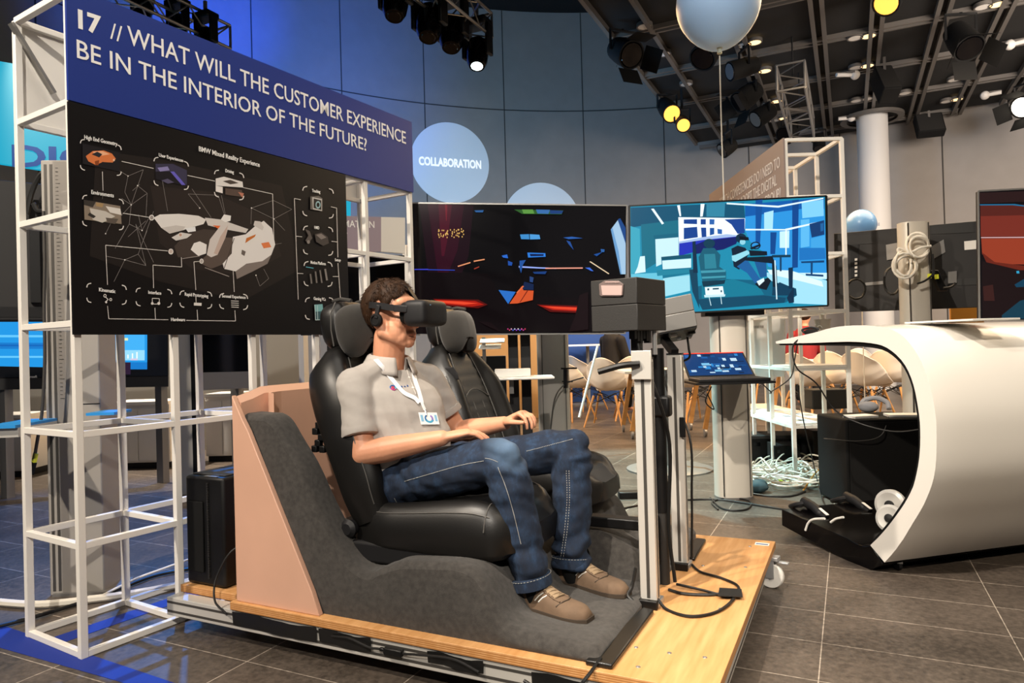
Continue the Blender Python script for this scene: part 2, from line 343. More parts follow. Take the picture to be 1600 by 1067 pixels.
for zz in (zs,):
    b.ring([[wallpt(wa0+.02+(wa1-wa0-.04)*k/60, zz+dz, dd) for dz, dd in ((-.011, .012), (.011, .012), (.011, 0), (-.011, 0))] for k in range(61)], True)
struct(b.make('trim_1', M['joint'], smooth=0))
struct(B().bx(-22, 14, -6, 24, CZ, CZ+.1).make('ceiling', M['ceil_black'], smooth=0))
struct(B().bx(-22.2, -22, -6, 24, 0, CZ).make('wall_left', M['wall'], smooth=0))
struct(B().bx(14, 14.2, -6, 24, 0, CZ).make('wall_right', M['wall'], smooth=0))
# lower technical ceiling on the right: black panels inside a grid of grey bars
xs = sorted([onz(x, 0, GZ).x for x in (992, 1275, 1372, 1477, 1575)]); XL = onz(950, 45, GZ).x; dX = (xs[4]-xs[1])/3
gx = [XL, xs[0], (xs[0]+xs[1])/2] + xs[1:] + [xs[4]+dX*k for k in range(1, 5)]
gy = [onz(1372, y, GZ).y for y in (42, 97, 147, 187)]; dY = (gy[3]-gy[0])/3
gys = [gy[0]+dY*k for k in range(-6, 4)]
def wall_y(x): return WC.y+math.sqrt(max(WR*WR-(x-WC.x)**2, 0))
b = B()
for i in range(len(gx)-1):
    ye = min(wall_y(gx[i]), wall_y(gx[i+1]))-.12-(.9 if i == 0 else 0)
    b.bx(gx[i], gx[i+1], gys[0], ye, GZ, GZ+.12)
struct(b.make('ceiling_grid', M['ceil_black'], smooth=0))
b = B()
for i, x in enumerate(gx):
    ye = wall_y(x)-.2-(.9 if i == 0 else 0)
    for dx in ((-.07, .07) if i > 1 else (0,)): b.bx(x+dx-.03, x+dx+.03, gys[0], ye, GZ-.09, GZ-.001)
for y in gys+[gys[-1]+dY, gys[-1]+2*dY]:
    for dy in (-.06, .06):
        x1 = [x for x in gx if wall_y(x)-.3 > y]
        if len(x1) > 1: b.bx(x1[0], x1[-1], y+dy-.02, y+dy+.02, GZ-.07, GZ-.001)
struct(b.make('trim_2', M['grid_bar'], smooth=0))
# ------------------------------------------------------------------ projected light circles on the wall, built as pale glowing discs
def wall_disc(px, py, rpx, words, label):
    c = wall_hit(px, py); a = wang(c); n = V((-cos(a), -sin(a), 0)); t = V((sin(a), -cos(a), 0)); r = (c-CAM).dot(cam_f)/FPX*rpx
    o = thing('projected_light_disc', label, 'sign', c+n*.03, 'projected light circles on the wall')
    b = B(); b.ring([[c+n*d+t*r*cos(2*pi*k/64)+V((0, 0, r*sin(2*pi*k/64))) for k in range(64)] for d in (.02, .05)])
    b.make('disc', mat('disc_light', '#d3dfe8', .7, emit=.1), o, smooth=30)  # projected light put into the disc's pale colour and glow
    if words:
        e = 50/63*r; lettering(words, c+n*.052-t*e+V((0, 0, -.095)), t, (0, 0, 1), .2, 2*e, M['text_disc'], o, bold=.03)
    return o
M['text_disc'] = mat('text_disc', '#ffffff', .5, emit=.55)  # projected letters as glowing white faces
wall_disc(703, 255, 63, 'COLLABORATION', 'round pale disc of projected light lettered COLLABORATION')
wall_disc(846, 347, 61, None, 'plain pale disc of projected light just above the dark car-interior screen')
# ------------------------------------------------------------------ pillar
c = dep(1366, 300, 14.2); r = 22/FPX*14.2
o = thing('pillar', 'round light grey pillar reaching the grid ceiling', 'pillar', (c.x, c.y, 0))
B().lathe([(r, 0), (r, GZ-.02)], (c.x, c.y, 0), n=40).make('shaft', M['pillar_shaft'], o)
b = B(); b.lathe([(r+.18, GZ-.16), (r+.3, GZ-.16), (r+.3, GZ-.1), (r+.18, GZ-.1)], (c.x, c.y, 0), n=40, cap=False); b.make('ceiling_collar', M['grid_bar'], o)
# ------------------------------------------------------------------ ceiling lights
def downlight(px, py, lit, label):
    p = onz(px, py, GZ-.03); o = thing('downlight', label, 'ceiling light', (p.x, p.y, p.z), 'round ceiling downlights')
    B().lathe([(.115, 0), (.115, -.05), (.095, -.05), (.095, -.01)], p, n=20, cap=False).make('trim_ring', M['grid_bar'], o)
    B().lathe([(.095, -.03), (.095, -.045)], p, n=20).make('lamp', M['lamp_warm'] if lit else M['lamp_off'], o)
dl = [(1336,55,0,1357,52,1),(1337,102,0,1355,99,1),(1338,154,0,1355,151,0),(1339,183,0,1354,180,1),(1491,121,0,1510,117,1),(1479,155,0,1495,152,1),(1536,6,0,1559,2,1),(1162,66,0,1179,62,1),(1179,110,0,1195,107,1),(1199,158,0,1213,155,1),(1210,185,0,1224,182,1)]
where = ['second from the pillar-side cable drop, fourth from the wall', 'third pair from the wall above the pillar', 'second pair from the wall above the pillar', 'nearest the pillar top', 'right of the hanging barn-door lamp', 'right of the pillar near the wall', 'at the top right edge of the photo', 'just right of the balloon', 'beside the top of the box truss', 'left of the box truss middle', 'left of the box truss lower end']
where[0] = 'fourth pair from the wall above the pillar'
for (x0, y0, l0, x1, y1, l1), wh in zip(dl, where):
    downlight(x0, y0, l0, 'unlit left downlight of the pair '+wh); downlight(x1, y1, l1, ('lit warm' if l1 else 'unlit')+' right downlight of the pair '+wh)
for x, y, wh in ((1007,37,'left of the balloon near the ceiling edge'), (1037,80,'left of the balloon knot'), (1072,128,'left of the balloon string'), (1414,142,'in the bay right of the tilted black speaker')):
    downlight(x, y, 0, 'single unlit downlight '+wh)
for x0, y0, x1, y1, wh in ((1307,117,1336,117,'left of the third downlight pair'), (1310,186,1330,184,'low, beside the pillar top'), (1539,149,1565,144,'near the wall at right'), (1578,70,1606,63,'at the right edge of the photo')):
    p, q = onz(x0, y0, GZ-.14), onz(x1, y1, GZ-.14)
    o = thing('tube_light', 'short white tube light on the black ceiling '+wh, 'ceiling light', p, 'white ceiling tubes')
    B().tube([p, q], .035, 10).make('tube', M['lamp_off'], o); B().ball(q if x0 < 1400 else p, .08, 10, 8).make('end_cap', M['lamp_off'], o)
    B().bx(min(p.x,q.x), max(p.x,q.x), (p.y+q.y)/2-.02, (p.y+q.y)/2+.02, GZ-.12, GZ-.09).make('bracket', M['grid_bar'], o)
def par_can(px, py, z, r, aim, label, lamp=None, doors=False, L=.4):
    """theatre lantern hung by a yoke from a ceiling bar; px, py is the lens"""
    p = onz(px, py, z); d = V(aim).normalized(); o = thing('stage_lantern', label, 'stage light', p, 'stage lanterns under the ceiling')
    c = p-d*L*.5
    B().lathe([(r*.5, -L), (r*.8, -L*.9), (r*.95, -L*.5), (r, 0), (r*.9, 0), (r*.88, -.02)], p, d, 20, cap=True).make('body', M['black_matte'], o)
    B().lathe([(r*.86, -.012), (r*.8, .004)], p, d, 20).make('lens', M[lamp] if lamp else M['glass_dark'], o)
    s = d.cross(V((0,0,1))).normalized(); top = V((c.x, c.y, min(c.z+r*1.9, GZ-.12)))
    B().bar(c-s*r*1.05, c-s*r*1.05+V((0,0,top.z-c.z)), .03).bar(c+s*r*1.05, c+s*r*1.05+V((0,0,top.z-c.z)), .03).bar(c-s*r*1.1+V((0,0,top.z-c.z)), c+s*r*1.1+V((0,0,top.z-c.z)), .03).bar(top, V((top.x, top.y, GZ-.095)), .04).make('yoke', M['black'], o)
    if doors:
        u = s.cross(d)
        for e, f in ((s, u), (-s, u), (u, s), (-u, s)):
            q = p+e*r*.95; B().ob(q-f*r*.8, f*r*1.6, e*r*.7+d*r*1.2, e.cross(f)*.006 if e.cross(f).length else d*.006).make('barn_door', M['black_matte'], o)
    return o
par_can(1384, 6, GZ-.35, .17, (-.4, -.8, -.8), 'large lit amber stage lantern at the top right', 'lamp_yellow')
par_can(1050, 178, GZ-.55, .17, (.5, -.8, -.7), 'lit warm lantern left of the balloon string, upper of two', 'lamp_yellow', L=.6)
par_can(1068, 196, GZ-.8, .13, (.3, -.9, -.6), 'lit warm lantern left of the balloon string, lower of two', 'lamp_yellow', L=.35)
par_can(987, 86, GZ-.55, .2, (.7, -.6, -.6), 'black lantern with barn doors left of the balloon at the ceiling edge', None, True, .5)
par_can(1515, 76, GZ-.68, .2, (.3, -.7, -.9), 'black lantern with barn doors under the grid at upper right', None, True, .55)
par_can(1097, 92, GZ-.5, .2, (-.3, -.6, -.7), 'black lantern behind the balloon knot', None, False, .5)
par_can(1140, 112, GZ-.5, .15, (-.9, -.6, -.3), 'black lantern just right of the balloon string', None, False, .5)
par_can(1155, 160, GZ-.45, .2, (-.6, -.6, -.6), 'black lantern with pale barn door between balloon string and truss', None, True, .5)
par_can(1180, 187, GZ-.4, .18, (-.7, -.5, -.5), 'black lantern low beside the box truss', None, False, .45)
par_can(1128, 236, GZ-1.1, .15, (-.8, -.5, -.6), 'small black lantern on a long drop beside the balloon string', None, False, .3)
par_can(1226, 212, GZ-.5, .2, (-.5, -.7, -.6), 'black lantern at the foot of the box truss', None, False, .4)
par_can(1596, 168, GZ-.6, .2, (-.6, -.7, -.4), 'lit white lantern at the right edge of the photo', 'lamp_white', True, .4)
par_can(1280, 232, GZ-.55, .13, (0, -.4, -1), 'small black lantern above the second display frame', None, False, .35)
def hung_speaker(px, py, z, yaw, tilt, s, label):
    p = onz(px, py, z); o = thing('ceiling_speaker', label, 'speaker', p, 'black speakers under the ceiling')
    q = Matrix.Rotation(R(yaw), 3, 'Z')@Matrix.Rotation(R(tilt), 3, 'X'); a, b2, c = [q@V(e) for e in ((s[0],0,0),(0,s[1],0),(0,0,s[2]))]
    B().ob(p-(a+b2+c)/2, a, b2, c).make('cabinet', M['black_matte'], o, bevel=.02); B().ob(p-(a*.9+c*.9)/2-b2*.51, a*.9, b2*.03, c*.9).make('grille', M['dark_grey'], o)
    B().bar(p, (p.x, p.y, GZ-.05), .04).make('bracket', M['grid_bar'], o)
hung_speaker(1383, 132, GZ-.5, 20, -35, (.28, .3, .62), 'tilted black speaker under the grid above the pillar')
hung_speaker(1452, 196, GZ-.35, 10, -30, (.5, .2, .5), 'flat square black speaker near the wall right of the pillar')
# ------------------------------------------------------------------ trusses
def truss(px, py, z, L, s, label, end=None, lean=0, up=True):
    """square box truss along the hall; its far end centre is at px, py"""
    e = onz(px, py, z); o = thing('lighting_truss', label, 'truss', e); d = V((0, -1, lean)).normalized()
    cs = [V((sx*s/2, 0, sz*s/2)) for sx, sz in ((-1,-1),(1,-1),(1,1),(-1,1))]; r = .02
    for c in cs: B().tube([e+c, e+c+d*L], r, 8).make('chord', M['truss'], o)
    n = max(2, int(L/s))
    for i in range(4):
        b = B(); a, c = cs[i], cs[(i+1) % 4]
        for k in range(n): b.tube([e+a+d*L*k/n, e+c+d*L*(k+1)/n] if k % 2 else [e+c+d*L*k/n, e+a+d*L*(k+1)/n], .01, 6)
        b.tube([e+a, e+c], .016, 6); b.tube([e+a+d*L, e+c+d*L], .016, 6); b.make('lacing', M['truss'], o)
    if up:
        for k in (.25, .8):
            q = e+d*L*k; B().tube([q+V((0,0,s/2)), V((q.x, q.y, CZ-.01))], .012, 6).make('hanger', M['cable_black'], o)
    return o
truss(752, 44, 5.2, 4.5, .31, 'silver box truss carrying moving heads above the COLLABORATION light circle')
truss(347, 62, 5.2, 5.0, .3, 'blue-lit box truss above the blue question banner')
truss(1254, 203, 4.9, 2.9, .38, 'silver box truss hanging below the black grid ceiling')
def moving_head(px, py, d, s, label, lit=False):
    p = dep(px, py, d); o = thing('moving_head', label, 'stage light', p, 'moving head lamps on the truss')
    B().ob(p+V((-.17*s,-.12*s,.33*s)), (.34*s,0,0), (0,.24*s,0), (0,0,.1*s)).make('base', M['black'], o, bevel=.02*s)
    for sx in (-1, 1): B().ob(p+V((sx*.17*s-.025*s,-.07*s,-.05*s)), (.05*s,0,0), (0,.14*s,0), (0,0,.4*s)).make('yoke_arm', M['black'], o, bevel=.015*s)
    ax = V((.12, -.35, -1)).normalized()
    B().lathe([(.05*s,-.22*s),(.12*s,-.17*s),(.145*s,-.02*s),(.13*s,.13*s),(.1*s,.2*s),(.085*s,.2*s)], p, ax, 24).make('head', M['black_gloss'], o)
    B().lathe([(.08*s,.195*s),(.07*s,.205*s)], p, ax, 20).make('lens', M['lamp_cyan'] if lit else M['glass_dark'], o)
    B().tube([p+V((0,0,.42*s)), p+V((0,0,.62*s))], .03*s, 8).make('clamp', M['grey_metal'], o)
moving_head(671, 36, 8.1, 1.1, 'black moving head lamp on the truss, leftmost of three')
moving_head(706, 53, 8.5, 1.1, 'black moving head lamp on the truss, middle of three')
moving_head(746, 84, 8.8, 1.0, 'lit moving head lamp at the end of the truss', True)
moving_head(618, 4, 7.6, 1.0, 'moving head lamp cut by the top edge of the photo')
for x, y, wh in ((222, 20, 'left'), (278, 44, 'middle'), (322, 64, 'right')):
    moving_head(x, y, 8.6, .8, 'silhouetted lamp on the blue-lit truss, '+wh+' of three')
# ================================================================== big display frame with boards (left)
FP = Plane((-2.519, 1.56), 84); FL = .375; FD = .40; FH = .403
def frame_thing(label, pl, nb, nz, L, D, Hh, pw, bays0=None):
    o = thing('display_rack', label, 'display rack', pl.uv(0, 0)); back = -pl.n*D
    for i in range(nb+1):
        for k, off in ((0, V((0,0,0))), (1, back)):
            q = pl.uv(i*L, 0)+off; B().bar(q, q+V((0,0,nz*Hh)), pw, pw, pl.t).make('post', M['white_metal'], o, bevel=.002)
    for j in range(nz+1):
        z = max(j*Hh, pw/2)
        for off in (V((0,0,0)), back):
            B().bar(pl.uv(0, z)+off, pl.uv(nb*L, z)+off, pw*.92, pw*.92, pl.n).make('long_rail', M['white_metal'], o, bevel=.002)
        for i in range(nb+1): B().bar(pl.uv(i*L, z), pl.uv(i*L, z)+back, pw*.9, pw*.9, pl.t).make('cross_rail', M['white_metal'], o, bevel=.002)
    return o
fr = frame_thing('tall white square-tube frame carrying the blue banner and black board', FP, 5, 6, FL, FD, FH, .026)
bk_ = FP.lift(-FD+.02); B().bar(bk_.at(17, 36), bk_.at(84, 146), .03, .012, FP.n).make('diagonal_bar', M['grey_metal'], fr)  # thin grey bar set diagonally in the back plane
FB = FP.lift(.027)                    # front face of the boards
q = FP.lift(-FD-.014)
o = B().prism([q.uv(.0, 2.03), q.uv(1.88, 2.03), q.uv(1.88, 2.42), q.uv(0, 2.42)], -q.n*.012).make('sign_board', M['white_panel'], smooth=0)
props(o, 'white board back on the rear side of the tall white frame', 'sign')
def board(name, label, cat, u0, u1, z0, z1, material, pl=FB, th=.012):
    o = thing(name, label, cat, pl.uv((u0+u1)/2, z0)); p2 = pl.lift(-th)
    B().prism([p2.uv(u0, z0), p2.uv(u1, z0), p2.uv(u1, z1), p2.uv(u0, z1)], pl.n*th).make('panel', material, o, smooth=0)
    return o
sg = board('banner', 'long blue banner asking what the customer experience will be', 'banner', -.02, 1.885, 2.012, 2.43, M['blue_sign'])
def txt(pl, s, a, b2, hpx, parent, material, bold=0, up_at=None, name='lettering'):
    """a line of words from photo point a to b (baseline ends), letters hpx high at a"""
    A, C_ = pl.at(*a), pl.at(*b2); d = C_-A; h = (pl.at(a[0], a[1]-hpx)-A).z
    return lettering(s, A+pl.n*.0008, d, (0,0,1), h, d.length, material, parent, name, bold)
txt(FB, '17', (122, 43), (158, 54), 29, sg, M['text_white'], .035)
txt(FB, '//', (172, 60), (191, 67), 27, sg, M['text_white'], .0)
txt(FB, 'WHAT WILL THE CUSTOMER EXPERIENCE', (199, 68.5), (634, 225), 30, sg, M['text_white'], .004)
txt(FB, 'BE IN THE INTERIOR OF THE FUTURE?', (120, 90), (573, 236), 30, sg, M['text_white'], .004)
# black explanation board with its printed diagram
pb = board('poster_board', 'large black board with a white car-interior diagram', 'poster', -.02, 1.335, 1.168, 2.008, M['poster'])
W, G, D = '#e4dfda', '#8d8784', '#4a4542'
P = []
def brackets(x, y, w2, h2, sk):       # four rounded corner marks round an inset (sheared with the board)
    f = lambda dx, dy: (x+dx, y+dy+sk*dx)
    for sx in (-1, 1):
        for sy in (-1, 1):
            pts = [f(sx*w2, sy*(h2-7)), f(sx*(w2-1), sy*(h2-3)), f(sx*(w2-3), sy*(h2-1)), f(sx*(w2-7), sy*h2)]
            for k in range(3): P.append((W, line(pts[k], pts[k+1], 1.5)))
P += [('#1f1a19', [(150,235),(260,250),(440,290),(470,420),(380,470),(250,440),(140,400)]), ('#2a2321', [(235,290),(330,300),(420,340),(440,400),(380,430),(300,420),(250,380)])]
net = [((160,250),(200,275)),((200,275),(224,265)),((224,265),(205,320)),((205,320),(230,302)),((230,302),(228,340)),((195,300),(205,320)),((205,320),(202,350)),((202,350),(180,388)),((202,350),(222,360)),((222,360),(234,338)),((216,335),(222,360)),((216,397),(228,415)),((195,406),(216,397)),((216,397),(240,330)),((165,400),(195,406)),((195,406),(228,415)),((228,415),(212,350)),((178,440),(195,406)),((215,290),(230,302)),((218,288),(207,298)),((190,310),(205,320)),((165,365),(175,345)),((300,295),(330,340)),((294,303),(340,305)),((312,325),(294,303)),((341,305),(352,340)),((352,335),(346,305)),((393,325),(427,313)),((393,325),(428,342)),((427,313),(456,327)),((428,342),(456,327)),((428,342),(445,360)),((393,325),(392,350)),((400,430),(406,447)),((406,447),(420,435)),((420,435),(412,420)),((428,382),(440,380)),((230,360),(222,380)),((200,370),(228,345)),((182,345),(205,320)),((212,350),(240,410)),((250,260),(262,330)),((200,275),(195,300))]
P += [(G, line(a, c, .55)) for a, c in net]
P += [(W, ell(a[0], a[1], 1.1, 1.1, 8)) for a, c in net[::3]]
P += [('#d8d2cc', line((190,252),(240,263),1)), ('#d8d2cc', line((293,274),(336,283),1)), ('#d8d2cc', line((160,268),(161,298),1)), ('#d8d2cc', line((192,333),(236,340),1)), ('#d8d2cc', line((380,293),(426,303),1)), ('#d8d2cc', line((426,303),(428,378),1)), ('#d8d2cc', line((165,383),(262,392),1)), ('#d8d2cc', line((165,383),(168,445),1)), ('#d8d2cc', line((282,370),(284,417),1)), ('#d8d2cc', line((284,417),(239,414),1)), ('#d8d2cc', line((239,414),(240,450),1)), ('#d8d2cc', line((315,408),(303,409),1)), ('#d8d2cc', line((303,409),(306,453),1)), ('#d8d2cc', line((364,418),(366,456),1))]
# the white car interior shell
P += [('#e9e4df', [(240,340),(250,335),(280,334),(310,337),(322,343),(318,350),(300,355),(285,360),(265,365),(252,356)]), ('#cfc8c2', [(252,356),(265,365),(285,360),(290,354),(275,352)]), ('#d9d2cc', [(320,340),(345,343),(388,358),(384,364),(350,358),(325,352)]), ('#f0ece8', [(345,343),(350,335),(361,337),(360,345),(352,347)]), ('#e8723c', [(332,352),(348,353),(342,358)]),
      ('#463c37', [(290,366),(318,358),(340,360),(330,390),(300,402),(278,402),(272,385)]), ('#5d5049', [(340,370),(368,372),(356,410),(330,420),(310,410),(330,392)]), ('#d9d0ca', [(358,350),(352,372),(340,398),(330,402),(323,398),(328,374),(345,352)]), ('#c9b2a6', [(356,352),(352,372),(340,398),(334,396),(344,370)]), ('#efeae6', [(303,380),(312,377),(323,382),(322,396),(310,400),(298,390)]),
      ('#ece7e3', [(364,370),(384,366),(400,352),(412,345),(425,357),(430,382),(424,398),(410,408),(385,412),(368,424),(350,420),(348,412),(362,396)]), ('#d7d0cb', [(396,352),(398,345),(407,346),(412,355),(410,360)]), ('#e8834e', [(408,380),(420,378),(424,386),(412,388)]), ('#6d625c', [(378,390),(384,393),(382,400),(377,397)]), ('#857a74', [(368,424),(385,412),(410,408),(424,398),(418,412),(395,424),(370,436)]), ('#c9722f', [(385,372),(400,366),(398,370),(383,380)]), ('#d9d4cf', [(268,371),(283,363),(300,366),(292,372),(275,376)]), ('#eeeeee', [(290,357),(305,354),(306,361),(294,363)]),
      ('#9a8f89', line((320,418),(358,432),1.2)), ('#9a8f89', line((285,404),(312,400),1.2)), ('#3a322e', line((366,372),(350,420),1))]
P += [('#e9e4df', ell(237, 340, 4, 4.5, 14)), ('#9a918b', ell(237, 340, 2.8, 3.2, 14)), ('#e9e4df', ell(267, 393, 4, 4.5, 14)), ('#c9b8ae', ell(267, 393, 2.8, 3.2, 14)), ('#e9e4df', ell(282, 367, 3.2, 3.6, 14)), ('#c9a28e', ell(282, 367, 2.2, 2.5, 14)), ('#e9e4df', ell(315, 408, 3.2, 4, 14)), ('#b7aea8', ell(315, 408, 2.2, 3, 14))]
# insets: orange sports car, dark cabin, white cockpit, rooms
P += [('#1d1b1f', [(129,224),(187,238),(187,268),(129,256)]), ('#d97a45', [(134,244),(145,236),(162,235),(175,240),(181,248),(176,254),(160,253),(150,258),(138,252)]), ('#f0b48c', [(145,237),(160,236),(172,241),(160,243),(148,241)]), ('#2a2a30', [(143,241),(152,237),(160,241),(155,246)]), ('#8a4522', [(148,252),(155,250),(154,258),(149,258)]), ('#e9c7ae', ell(178, 250, 1.6, 2, 8)),
      ('#3b3850', [(243,256),(270,256),(292,266),(292,290),(270,268),(243,268)]), ('#8d86b8', [(246,262),(262,260),(265,266),(250,268)]), ('#6a62c8', [(266,268),(272,268),(290,289),(284,289)]), ('#1a1820', [(243,268),(266,268),(284,289),(243,280)]), ('#55506b', [(252,282),(262,279),(272,285),(262,287)]),
      ('#e6e1dc', [(337,279),(350,276),(379,284),(380,293),(337,290)]), ('#4b423c', [(348,283),(360,281),(373,286),(360,288)]), ('#efe9e4', [(337,290),(348,292),(348,302),(337,299)]), ('#5a4a42', [(352,294),(378,297),(380,308),(352,304)]), ('#c07d66', [(372,300),(381,302),(379,309)]),
      ('#8a7c6d', [(131,312),(188,322),(190,350),(132,343)]), ('#c9c2b8', [(140,325),(165,330),(180,338),(160,348),(145,343)]), ('#3b3632', [(131,312),(150,315),(145,324),(131,320)]), ('#e0dad2', [(165,322),(188,326),(190,336),(172,332)]), ('#5d544c', [(165,340),(185,342),(180,350),(168,348)]), ('#a88b62', [(150,316),(162,318),(160,324),(150,322)]), ('#332f2d', [(140,332),(150,338),(146,341),(137,336)])]
for x, y, w2, h2, sk in ((157.5,246,32,24,.16), (267.5,271,27,22,.15), (358,289,23,21,.13), (161,332,32,24,.12), (166.5,459,31,15,.06), (240.5,465,28,14,.05), (306,468,25,13,.045), (365,471,22,12,.04), (497,316,24,23,.1), (497,376,23,22,.06), (497,428,22,19,.03), (499,482,22,17,0)):
    brackets(x, y, w2, h2, sk)
P += [(W, line((160,313-2),(161,300),.2)), (W, line((168,478),(170,498),.9)), (W, line((170,498),(263,499.5),.9)), (W, line((291,500.5),(368,501.5),.9)), (W, line((367,485),(368,501.5),.9)), (W, line((242,481),(243,499),.9)), (W, line((308,484),(309,500.5),.9)),
      (W, line((163,462),(169,468),1)), (W, line((169,468),(164,472),1)), (W, ell(164,462,2.4,2.8,10)), ('#131113', ell(164,462,1.4,1.7,10)), (W, ell(173,468,2.2,2.4,10)), ('#131113', ell(173,468,1.2,1.4,10)), (W, ell(166,472,1.6,1.8,10)),
      (W, line((238,466),(249,466.5),1)), (W, line((238,466),(238,474),1)), (W, line((249,466.5),(249,474),1)), (W, ell(238,474,2.2,2.2,10)), (W, ell(248,474,2.4,2.4,10)), (W, line((240,475),(246,475),1)), (W, line((303,475),(315,475.5),4.5)), (W, line((306,463),(306.5,474),1))]
for k in range(4): P += [(W, line((361+k*.1, 470+k*3.2), (373, 470.5+k*3.2), 1))]
P += [('#d8d2cc', line((460,310),(470,312),1)), ('#d8d2cc', line((460,310),(466,468),1)), ('#d8d2cc', line((517,323),(526,325),1)), ('#d8d2cc', line((526,325),(528,402),1)), ('#d8d2cc', line((528,411),(532,468),1)), ('#d8d2cc', line((463,369),(472,370),1)), ('#d8d2cc', line((464,427),(474,427.5),1)), ('#d8d2cc', line((518,377),(527,378),1)), ('#d8d2cc', line((520,432),(529,432),1)),
      ('#6a6560', [(485,307),(498,306),(504,310),(504,330),(485,327)]), ('#c9c5c0', [(488,308),(503,311),(503,330),(489,327)]), ('#2a2827', [(490,310),(502,313),(502,328),(490,325)]), ('#9fc3c9', ell(497,320,4,6,12)), ('#20201f', ell(497,320,2.4,3.6,12)),
      ('#4a4441', [(492,366),(502,363),(512,370),(514,380),(505,384),(494,378)]), ('#8a817c', [(494,367),(502,365),(510,371),(502,374)]), ('#5d5652', [(477,358),(484,361),(488,372),(482,380),(477,376),(482,368)]), ('#8f8782', ell(482,378,2.5,3,8)),
      ('#7c7671', line((485,428),(487,443),2.2)), ('#7c7671', line((493,424),(495,442),2.4)), ('#7c7671', line((500,422),(503,442),2.2)), ('#8f8984', line((508,420),(511,438),2.8)), ('#5fb7c9', line((478,417),(490,419),1.2)),
      ('#7fb9bb', [(491,476),(504,475),(505,486),(492,487)]), ('#3d5f66', [(492,487),(505,486),(505,499),(493,500)]), ('#c9dedd', line((492,476),(493,500),1)), ('#c9dedd', line((493,500),(505,499),1)), ('#c9dedd', line((496,477),(496.5,499),.8))]
picture('printed_diagram', FB, P, PRINT, pb, .00002)

FT = FB.lift(.006)
for s, a, c, h in (('High End Geometry', (131.5,217), (183,228), 6.5), ('User Experiences', (248,244.5), (286,253.5), 5.5), ('Driving', (352,269), (365,271.5), 5.5), ('BMW Mixed Reality Experience', (310.5,236), (405.5,261), 8), ('Environments', (142.5,303), (177.5,308.5), 6.5), ('Kinematic', (154.5,455), (180,458), 6), ('Interface', (231.5,459), (251.5,460.5), 5.5), ('Rapid Prototyping', (288.5,462), (325,465), 5.5), ('Sensual Experience', (346.5,464.5), (383.5,467), 5), ('Hardware', (267,501.5), (289,502), 5.5), ('Tracking', (487.5,300), (500,302), 5), ('HMD', (491,357.5), (498.5,358.5), 5), ('Motion Platform', (485,412), (508.5,414.5), 5), ('Setup', (523,408), (532,408.5), 4.5), ('Gaming PCs', (490,468.5), (508.5,470), 5)):
    txt(FT, s, a, c, h, pb, M['text_white'], .012)
# ================================================================== wooden rolling platform
DZ = .17
pf = thing('rolling_platform', 'low plywood platform on aluminium beams and castors under the car seats', 'platform', (-1.3, 2.55, 0))
b = B().prism([(-2.08,1.83,.14),(-.335,1.83,.14),(-.325,3.32,.14),(-2.08,3.28,.14)], (0,0,.03)); b.make('deck', M['plywood'], pf, bevel=.002)
B().prism([(-2.44,1.905,.135),(-2.083,1.905,.135),(-2.083,3.24,.135),(-2.31,3.24,.135)], (0,0,.03)).make('rear_deck', M['plywood'], pf, bevel=.002)
def profile_beam(p, q, w, h, side, name='beam'):
    """slotted aluminium section"""
    p, q = V(p), V(q); o = B().bar(p, q, w, h, side).make(name, M['alu'], pf, bevel=.003)
    d = (q-p).normalized(); s = V(side).normalized()
    for sg2 in (-1, 1):
        for kz in (-.25, .25):
            g = B(); c = s*(w/2*sg2); g.bar(p+d*.003+c+V((0,0,h*kz)), q-d*.003+c+V((0,0,h*kz)), .0016, .009, side); g.make('slot', M['alu_groove'], o)
    return o
profile_beam((-2.435,1.868,.103),(-.36,1.868,.103), .06, .07, (0,1,0)); profile_beam((-2.25,3.2,.1),(-.36,3.2,.1), .06, .07, (0,1,0))
profile_beam((-.37,1.90,.1),(-.37,3.10,.1), .045, .075, (1,0,0)); profile_beam((-2.2,1.935,.1),(-2.2,3.165,.1), .05, .06, (1,0,0)); profile_beam((-1.3,1.935,.1),(-1.3,3.165,.1), .05, .06, (1,0,0))
for x, y, an in ((-.335,3.20,80),(-2.2,2.05,20),(-2.2,3.1,0),(-.45,2.02,10)):
    cp = thing('castor', None, None); cp.parent = pf; cp.location = V((x, y, 0))-V(pf.location); ax = V((cos(R(an)), sin(R(an)), 0)); tx = V((-ax.y, ax.x, 0))
    B().lathe([(.03,-.016),(.05,-.016),(.054,-.01),(.054,.01),(.05,.016),(.03,.016)], (x,y,.054), ax, 28).make('wheel', M['white_plastic'], cp)
    B().lathe([(.014,-.021),(.014,.021)], (x,y,.054), ax, 12).make('hub', M['steel'], cp)
    c = V((x, y, 0)); b = B()
    for s in (-1, 1): b.ob(c+ax*(s*.0215-.0025)-tx*.018+V((0,0,.045)), ax*.005, tx*.036, (0,0,.088))
    b.ob(c-ax*.026-tx*.035+V((0,0,.122)), ax*.052, tx*.07, (0,0,.016)).ob(c-ax*.012-tx*.075+V((0,0,.112)), ax*.024, tx*.045, (0,0,.008)); b.make('fork', M['steel'], cp, bevel=.002)
for x0, x1, z0, z1 in ((-2.07,-1.67,.085,.135),(-1.66,-1.44,.09,.136),(-1.22,-1.02,.095,.133),(-.86,-.6,.08,.132)):
    B().grid(10, 2, lambda u, v: V((x0+(x1-x0)*u, 1.834-.005*abs(sin(u*9+v)), z0+(z1-z0)*v+.004*sin(u*7)))).make('black_tape', M['tape_black'], pf)
b = B(); b.bx(-1.38,-1.31,1.815,1.836,.1,.122).bx(-1.40,-1.38,1.82,1.832,.105,.117); b.make('cable_adapter', M['black'], pf, bevel=.004)
